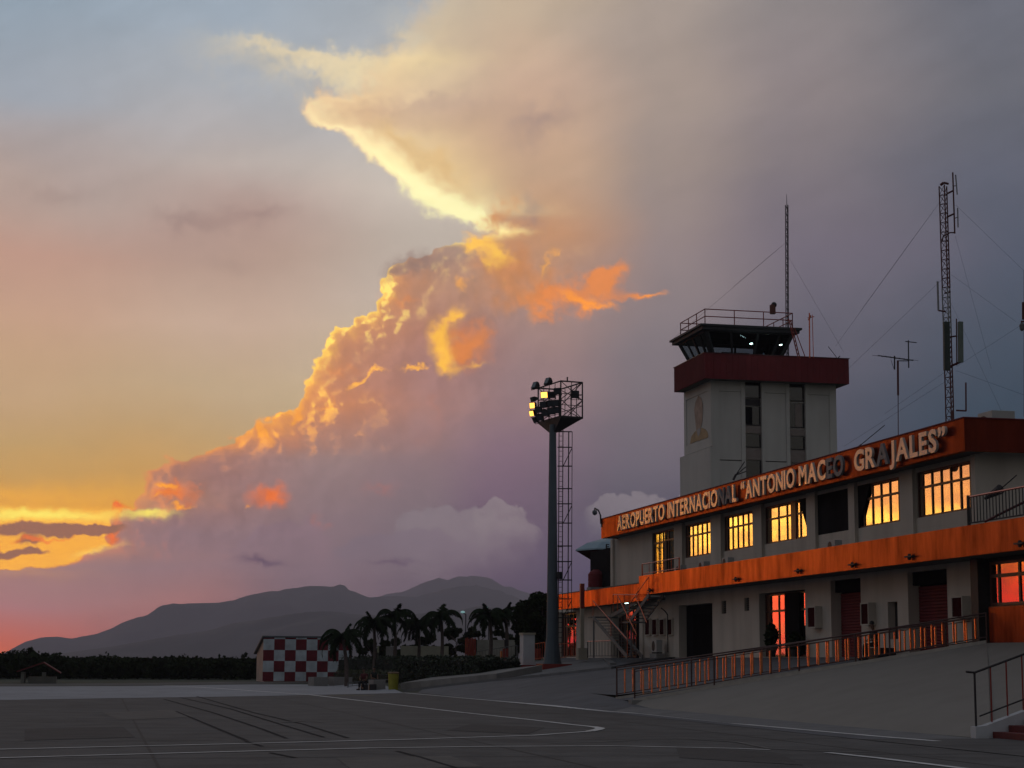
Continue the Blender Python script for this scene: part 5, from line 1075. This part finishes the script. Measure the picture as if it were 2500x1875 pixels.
# trees
def leafcloud(b, rr, c, rad, n, sz, flat=.0):
    for i in range(n):
        v = Vector((rr.gauss(0, 1), rr.gauss(0, 1), rr.gauss(0, 1))).normalized()*(rr.random()**.4)
        p = Vector((c[0]+v.x*rad[0], c[1]+v.y*rad[1], c[2]+v.z*rad[2]))
        a = Vector((rr.gauss(0, 1), rr.gauss(0, 1), rr.gauss(0, .7))).normalized(); d = a.cross(Vector((rr.gauss(0, 1), rr.gauss(0, 1), rr.gauss(0, 1)))).normalized(); q = sz*(.5+rr.random())
        b.add([p-a*q*.5, p+d*q*.3, p+a*q*.5, p-d*q*.3], [(0, 1, 2, 3)])
def tree(label, px, pyb, pyt, wpx, D, seed, n=34, sz=.42, leaves=130, cat='tree', grp=None, m=LEAF):
    rr = random.Random(seed); c = atD(px, pyb, D); zb = h(c.x); zt_ = atD(px, pyt, D).z; W = wpx/4500*D/2; H_ = zt_-zb
    t = thing('broadleaf_tree' if cat == 'tree' else 'bush', label, cat, (c.x, c.y, zb), grp)
    b = MB(); b.tube((c.x, c.y, zb-.2), (c.x+.1, c.y, zb+H_*.4), .05*H_, .03*H_)
    for k in range(6):
        a = rr.random()*6.28; b.tube((c.x+.1, c.y, zb+H_*(.3+.06*k)), (c.x+math.cos(a)*W*.6, c.y+math.sin(a)*W*.6, zb+H_*(.5+.07*k)), .02*H_, .006*H_, n=6)
    b.build('trunk', BARK, t); b = MB()
    for k in range(n):
        a = rr.random()*6.28; u = rr.random()**.5; zz = rr.random(); rr_ = W*math.sqrt(max(.08, 1-(abs(zz-.42)/.62)**2.2))
        leafcloud(b, rr, (c.x+math.cos(a)*rr_*u*.85, c.y+math.sin(a)*rr_*u*.85, zb+H_*(.1+.84*zz)), (W*.27, W*.27, H_*.09), leaves, sz)
    b.build('crown', m, t, fixn=False); return t
tree('big round dark tree behind the floodlight mast', 1318, 1600, 1447, 132, 135, 5, n=70, sz=.30, leaves=150)
GRP = 'dark bushes behind the palms'
for i, (px, pt, w, lab) in enumerate(((905, 1562, 80, 'low dark bush at the left end of the palm row'), (955, 1556, 90, 'dark bush under the second palm from the left'), (1035, 1552, 90, 'dark bush behind the pale boundary wall'), (1110, 1532, 70, 'tall dark bush below the left street lamp'), (1165, 1527, 80, 'dark bush behind the red gate panel'), (1228, 1535, 70, 'dark bush under the rightmost palm'), (1262, 1560, 60, 'low dark bush behind the pale pillar'))):
    tree(lab, px, 1610, pt, w, 158+i, 20+i, n=16, sz=.30, leaves=110, cat='bush', grp=GRP)
def palm(label, bx, by, cxp, cyp, rpx, D, seed, nf=16, m=LEAF2):
    rr = random.Random(seed); base = atD(bx, by, D); base.z = h(base.x); cr = atD(cxp, cyp, D); Rm = rpx/4500*D
    t = thing('palm_tree', label, 'palm tree', base, 'royal palms beside the terminal forecourt')
    b = MB(); pts = [base.lerp(cr, s)+Vector((math.sin(s*3)*.12, 0, 0)) for s in [k/8 for k in range(9)]]
    for k in range(8): b.tube(pts[k], pts[k+1], .14*(1.1-.35*k/8), .14*(1.1-.35*(k+1)/8), n=8)
    b.build('trunk', BARK, t); b = MB()
    for k in range(nf+1):
        if k == nf: az, el0 = rr.random()*6.28, 1.3
        else: az = 2*math.pi*k/nf+rr.gauss(0, .15); el0 = (1.25, .75, .35)[k % 3]+rr.gauss(0, .1)
        L = Rm*(1.3 if k < nf else .62); pr = [cr.copy()]; el = el0; N = 9; dirh = Vector((math.cos(az), math.sin(az), 0))
        for s in range(N):
            if k < nf: el -= (.24 if el0 < 1 else .30)
            else: el -= .05
            pr.append(pr[-1]+(dirh*math.cos(el)+Vector((0, 0, math.sin(el))))*L*1.25/N)
        b.path(pr, .02, 4)
        for s in range(1, N*4):
            f = s/4; i0 = min(int(f), N-1); p = pr[i0].lerp(pr[i0+1], f-i0); tg = (pr[i0+1]-pr[i0]).normalized(); sd = tg.cross(Vector((0, 0, 1)))
            sd = sd.normalized() if sd.length > .05 else Vector((-dirh.y, dirh.x, 0)); ll = Rm*.34*math.sin(min(1., .25+f/N)*math.pi*.86)+.03
            for sg in (-1, 1):
                e_ = p+(sd*sg*.75+tg*.45+Vector((0, 0, -.55+rr.gauss(0, .18)))).normalized()*ll
                b.add([p-tg*.06, p+tg*.06, e_+tg*.02, e_-tg*.02], [(0, 1, 2, 3)])
    b.build('fronds', m, t, fixn=False); return t
palm('leaning palm in front of the checkered wall', 846, 1664, 836, 1556, 50, 128, 1)
palm('leftmost palm of the row, behind the planter beds', 912, 1612, 912, 1524, 46, 142, 2)
palm('second palm of the row, taller with an upright spear', 962, 1612, 962, 1506, 48, 146, 3)
palm('third palm of the row, before the pale wall', 1020, 1606, 1020, 1528, 42, 148, 4)
palm('fourth palm of the row, left of the street lamp', 1077, 1606, 1076, 1506, 48, 144, 5)
palm('palm with reddish trunk standing before the fence', 1195, 1620, 1195, 1505, 46, 128, 6)
palm('rightmost palm with fronds leaning up to the right', 1236, 1606, 1232, 1497, 40, 140, 7)
# potted shrubs before the glazed entrance
for yy, lab, hh in ((78.6, 'dark potted shrub before the left glass of the entrance', 1.35), (75.7, 'dark potted shrub at the right side of the glazed entrance', .95)):
    rr = random.Random(int(yy*10)); t = thing('potted_shrub', lab, 'potted plant', (29.2, yy, 2.03), 'potted shrubs by the entrance')
    MB().lathe((29.2, yy, 2.03), [(.15, 0), (.22, .32), (.24, .34), (.2, .34)], 12).build('pot', DKMET, t); b = MB(); leafcloud(b, rr, (29.2, yy, 2.2+hh*.5), (.28, .36, hh*.48), 420, .22); b.build('foliage', LEAF, t, fixn=False)
# walls and gates in the background
def bwall(name, label, cat, x0, x1, y0, y1, D, m, d=.4, grp=None):
    a, c = atD(x0, y1, D), atD(x1, y1, D); zt = atD(x0, y0, D).z; b = MB(); e = (c-a); e.z = 0; nn = Vector((-e.y, e.x, 0)).normalized()*d
    zb = min(h(a.x), h(c.x))-.3
    q = [a, c, c+nn, a+nn]; b.add([(p.x, p.y, zb) for p in q]+[(p.x, p.y, zt) for p in q], [(3, 2, 1, 0), (4, 5, 6, 7), (0, 1, 5, 4), (1, 2, 6, 5), (2, 3, 7, 6), (3, 0, 4, 7)])
    return tag(b.build(name, m), label, cat, grp)
bwall('boundary_wall', 'low pale boundary wall seen between the palm trunks', 'wall', 978, 1095, 1577, 1600, 152, mat('boundary_pale', (.36, .35, .27), .9, var=.08, stain=.2))
bwall('boundary_wall', 'short grey wall piece left of the pale boundary wall', 'wall', 942, 960, 1578, 1592, 152, CONC)
t_ = bwall('garage_block', 'low pale flat block behind the fence near the pillar', 'building', 1164, 1257, 1562, 1612, 150, mat('block_pale', (.33, .32, .28), .9, stain=.2), 4.)
b = MB(); a, c = atD(1136, 1592, 140), atD(1163, 1592, 140); zt = atD(1136, 1558, 140).z
for i in range(7): p = a.lerp(c, i/7); q_ = a.lerp(c, (i+.72)/7); b.box(p.x, q_.x, p.y, p.y+.12, h(p.x)-.1, zt+.05*math.sin(i*2.1))
tag(b.build('slatted_gate', REDP), 'dark red slatted gate panel left of the pale block', 'gate')
def fence_px(label, xa, xb, yb, hpx, D, n, m=RUST, yb2=None):
    a, c = atD(xa, yb, D), atD(xb, yb2 or yb, D); a.z = h(a.x); c.z = h(c.x)
    return simple_rail(label, [a, c], hpx/4500*D, n, m, r=.03, grp='rails around the forecourt')
fence_px('thin rail fence in front of the pale block', 1164, 1262, 1614, 36, 132, 14, GALV)
fence_px('rail fence between pillar and floodlight mast', 1300, 1330, 1612, 40, 126, 5, RUST)
fence_px('rail fence between floodlight mast and low wing', 1364, 1408, 1602, 36, 122, 6, RUST)
fence_px('faint low rail across the planter beds', 850, 962, 1640, 12, 124, 10, GALV)
g = drop(1233, 1614); t = thing('striped_barrier', 'orange and dark red barrier block with a dark post', 'barrier', g); DG = math.hypot(g.x, g.y); s_ = DG/4500
MB().box(g.x-10*s_, g.x-5*s_, g.y, g.y+.3, g.z, g.z+24*s_).build('orange_panel_part', mat('barrier_orange', (.5, .13, .03), .5), t); MB().box(g.x-4.9*s_, g.x+9*s_, g.y, g.y+.3, g.z, g.z+30*s_).build('body', REDP, t); MB().box(g.x-1*s_, g.x+7*s_, g.y+.05, g.y+.2, g.z+30.1*s_, g.z+52*s_).build('post', DKMET, t)
for px in (1309, 1317): 
    g = drop(px, 1611); tag(MB().box(g.x-.12, g.x+.12, g.y, g.y+.3, g.z, g.z+.75).build('bollard', REDP, bevel=.02), 'red bollard %s beside the floodlight mast' % ('nearer the pillar' if px == 1309 else 'nearer the mast'), 'bollard', 'red bollards by the mast')
for px, py, yb, lab in ((1131, 1497, 1560, 'street lamp with a pale glowing head above the bushes'), (1187, 1486, 1560, 'street lamp head peeking over the fifth palm')):
    a = atD(px, py, 175); pz = atD(px+4, yb, 175); t = thing('street_lamp', lab, 'street lamp', (a.x+.25, a.y, h(a.x)), 'pale street lamps'); MB().tube((a.x+.25, a.y, h(a.x)), (a.x+.25, a.y, a.z-.1), .05).tube((a.x+.25, a.y, a.z-.1), (a.x, a.y, a.z-.02), .04).build('pole', DKMET, t)
    MB().lathe((a.x-.05, a.y, a.z), [(.1, 0), (.22, .05), (.2, .16), (.05, .22)], 10).build('lamp_head', mat('lamp_cyan', (.5, .7, .7), .5, emis=(.3, .6, .6, .35)), t)
g = drop(922, 1655); t = thing('marker_post', 'thin post with a pale top beside the hedge', 'post', (g.x, g.y, g.z)); D8 = math.hypot(g.x, g.y); z8 = atD(922, 1577, D8).z
MB().tube(g, (g.x, g.y, z8-.5), .05).build('shaft', mat('post_olive', (.07, .07, .05), .8), t); MB().tube((g.x, g.y, z8-.498), (g.x, g.y, z8), .07).build('sleeve', mat('post_pale', (.3, .3, .2), .8), t)
# treeline far across the field
rr = random.Random(44); b = MB(); xs_ = list(range(-500, 640, 4))
prof = [(-500, 1590), (0, 1594), (30, 1590), (55, 1587), (75, 1586), (90, 1596), (110, 1602), (140, 1596), (155, 1606), (180, 1608), (240, 1602), (260, 1599), (280, 1604), (330, 1605), (400, 1607), (450, 1602), (470, 1606), (560, 1608), (625, 1606), (640, 1604)]
for x in xs_:
    yt = np.interp(x, [p[0] for p in prof], [p[1] for p in prof])+rr.gauss(0, 2.2)
    for k in range(3):
        D = 172+k*6+rr.random()*4; c = atD(x+rr.gauss(0, 2), 1666, D); zt = atD(x, yt+k*0-(rr.random()<.08)*5, D).z
        leafcloud(b, rr, (c.x, c.y, zt*.5), (.5, .6, zt*.52), 52, .34)
o = b.build('treeline', LEAF, fixn=False); tag(o, 'dark belt of bushes across the far side of the apron', 'bushes', kind='stuff')
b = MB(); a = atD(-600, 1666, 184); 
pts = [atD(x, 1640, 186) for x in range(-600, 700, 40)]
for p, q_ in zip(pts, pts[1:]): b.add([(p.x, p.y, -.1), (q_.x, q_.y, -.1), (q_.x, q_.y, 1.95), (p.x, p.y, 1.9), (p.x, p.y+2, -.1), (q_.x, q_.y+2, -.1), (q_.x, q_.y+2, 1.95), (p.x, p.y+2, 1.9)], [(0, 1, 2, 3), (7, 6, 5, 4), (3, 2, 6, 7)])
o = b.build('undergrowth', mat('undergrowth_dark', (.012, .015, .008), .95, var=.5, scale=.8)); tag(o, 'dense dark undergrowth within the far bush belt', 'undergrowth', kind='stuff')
# scrub that stands up out of the belt
for i, (px, yt, w, lab) in enumerate(((72, 1580, 22, 'taller ragged bush above the far hut'), (592, 1588, 24, 'flat-topped little tree near the checkered hut'))):
    tree(lab, px, 1660, yt, w, 176, 60+i, n=10, sz=.25, leaves=60, cat='bush')
# ------------------------------------------------------------------ people
def skin_mesh(chains, name, m, parent):
    V_, E_, R_ = [], [], []
    idx = {}
    for ch in chains:
        prev = None
        for p, r in ch:
            k = tuple(round(c, 4) for c in p)
            if k not in idx: idx[k] = len(V_); V_.append(k); R_.append(r)
            if prev is not None and (prev, idx[k]) not in E_: E_.append((prev, idx[k]))
            prev = idx[k]
    me = bpy.data.meshes.new(name); me.from_pydata(V_, E_, []); me.update()
    o = bpy.data.objects.new(name, me); col.objects.link(o)
    md = o.modifiers.new('s', 'SKIN'); md.use_smooth_shade = True
    for i, r in enumerate(R_): me.skin_vertices[0].data[i].radius = (r, r); 
    me.skin_vertices[0].data[0].use_root = True
    o.modifiers.new('d', 'SUBSURF').levels = 1
    bpy.context.view_layer.update()
    me2 = bpy.data.meshes.new_from_object(o.evaluated_get(bpy.context.evaluated_depsgraph_get()))
    bpy.data.objects.remove(o); me2.materials.clear(); me2.materials.append(m); me2.name = name
    o2 = bpy.data.objects.new(name, me2); col.objects.link(o2); o2.parent = parent; return o2
def seated_person(label, loc, rz, shirt, trousers, seat=.48, lean=.08):
    t = thing('person', label, 'person', loc, 'people waiting outside'); t.rotation_euler = (0, 0, rz)
    hip = (0, 0, seat+.08); ch = (lean, 0, seat+.34); sh = (lean*1.3, 0, seat+.50); nk = (lean*1.5, 0, seat+.62); hd = (lean*1.9, 0, seat+.76); hd2 = (lean*2.1+.02, 0, seat+.86)
    body = [[(hip, .13), (ch, .14), (sh, .10), (nk, .055), (hd, .085), (hd2, .08)]]; sl = []; tr = [[(hip, .155), ((lean*.4, 0, seat+.2), .15)]]; shc = [[((0, 0, seat+.12), .155), (ch, .165), (sh, .13), (nk, .075)]]
    for s in (-1, 1):
        so_ = (lean*1.3, s*.18, seat+.50); el = (lean+.12, s*.24, seat+.26); wr = (.32, s*.12, seat+.20); pm = (.40, s*.09, seat+.19)
        body.append([(sh, .10), (so_, .06), (el, .045), (wr, .032), (pm, .036)])
        for k in range(4): body.append([(pm, .036), ((.45, s*(.09-.022*(k-1.5)), seat+.185-.004*k), .010), ((.475+.008*math.sin(k*1.3), s*(.09-.022*(k-1.5)), seat+.165), .009)])
        body.append([(pm, .036), ((.42, s*.045, seat+.20), .010)])
        kn = (.44, s*.12, seat+.04); an = (.46, s*.13, .10); to = (.62, s*.15, .04); hp = (.03, s*.10, seat+.05)
        body.append([(hip, .13), (hp, .085), (kn, .062), (an, .045), (to, .04)])
        tr.append([(hip, .155), (hp, .10), (kn, .078), ((.455, s*.128, .16), .065)]); shc.append([(sh, .13), (so_, .075), ((lean+.06, s*.21, seat+.38), .065)])
    skin_mesh(body, 'body', SKIN, t); skin_mesh(shc, 'shirt', shirt, t); skin_mesh(tr, 'trousers', trousers, t)
    b = MB(); hx, hz = hd2[0]-.015, hd2[2]
    vs = []; nA, nB = 12, 6
    for j in range(nB+1):
        th = math.pi*.55*j/nB
        for i in range(nA): a = 2*math.pi*i/nA; vs.append((hx-.012+.098*math.sin(th)*math.cos(a), .09*math.sin(th)*math.sin(a), hz-.01+.115*math.cos(th)))
    b.add(vs, [(j*nA+i, j*nA+(i+1) % nA, (j+1)*nA+(i+1) % nA, (j+1)*nA+i) for j in range(nB) for i in range(nA)])
    me = bpy.data.meshes.new('hair'); me.from_pydata(b.v, [], b.f); me.materials.append(HAIR); me.update(); o = bpy.data.objects.new('hair', me); col.objects.link(o); o.parent = t
    b = MB()
    for s in (-1, 1): b.box(.40, .68, s*.15-.05, s*.15+.05, 0, .085)
    me = bpy.data.meshes.new('shoes'); me.from_pydata(b.v, [], b.f); me.materials.append(HAIR); o = bpy.data.objects.new('shoes', me); col.objects.link(o); o.parent = t
    b = MB()
    for s in (-1, 1): b.lathe((hd[0]+.085, s*.032, hd[2]+.045), [(.004, 0), (.012, .008), (.004, .016)], 6)
    b.box(hd[0]+.09, hd[0]+.125, -.013, .013, hd[2]+.0, hd[2]+.035).box(hd[0]+.088, hd[0]+.10, -.03, .03, hd[2]-.035, hd[2]-.025)
    me = bpy.data.meshes.new('face'); me.from_pydata(b.v, [], b.f); me.materials.append(SKIN); o = bpy.data.objects.new('face', me); col.objects.link(o); o.parent = t
RED_SH = mat('shirt_red', (.075, .010, .014), .9); DK_SH = mat('shirt_dark', (.02, .026, .024), .9); BLK = mat('trousers_black', (.008, .008, .01), .9); JEANS = mat('jeans', (.018, .024, .05), .9)
g = onZ(890, 1685, 0); seated_person('person in a red top and black trousers sitting by the planter', g, YAW*0-2.2, RED_SH, BLK, .42)
g = onZ(910, 1684, 0); seated_person('person in dark top and blue jeans sitting left of the bin', g, -1.2, DK_SH, JEANS, .50)
for px, lab in ((890, 'low dark bench block under the person in red'), (910, 'low dark bench block under the person in jeans')):
    g = onZ(px, 1685, 0); tag(MB().box(g.x-.22, g.x+.2, g.y-.18, g.y+.2, 0, .36).build('seat_block', DKMET, bevel=.02), lab, 'seat', 'seat blocks near the planters')
v = atD(2140, 1600, 72); hx = 28.9; hy = hx/v.x*v.y
seated_person('person in dark clothes sitting against the terminal wall behind the ramp railing', Vector((hx, hy, h(hx))), math.pi, DK_SH, BLK, .55)
tag(MB().box(hx-.25, hx+.5, hy-.7, hy+.7, 1.9, h(hx)+.48).build('bench', DKMET, bevel=.02), 'low dark bench against the wall between shutter and window', 'bench')
# ------------------------------------------------------------------ evening haze
HZ = bpy.data.materials.new('haze'); HZ.use_nodes = True; nt = HZ.node_tree; nt.nodes.clear(); oo = nt.nodes.new('ShaderNodeOutputMaterial'); pv = nt.nodes.new('ShaderNodeVolumePrincipled')
pv.inputs['Color'].default_value = (.90, .84, 1., 1); pv.inputs['Density'].default_value = HD; pv.inputs['Anisotropy'].default_value = .0
nt.links.new(pv.outputs[0], oo.inputs['Volume'])
if HAZE:
    o = MB().box(-13500, 13500, -13500, 13500, -9, HTOP).build('haze', HZ); tag(o, 'thin violet evening haze over the plain', 'haze', kind='stuff')
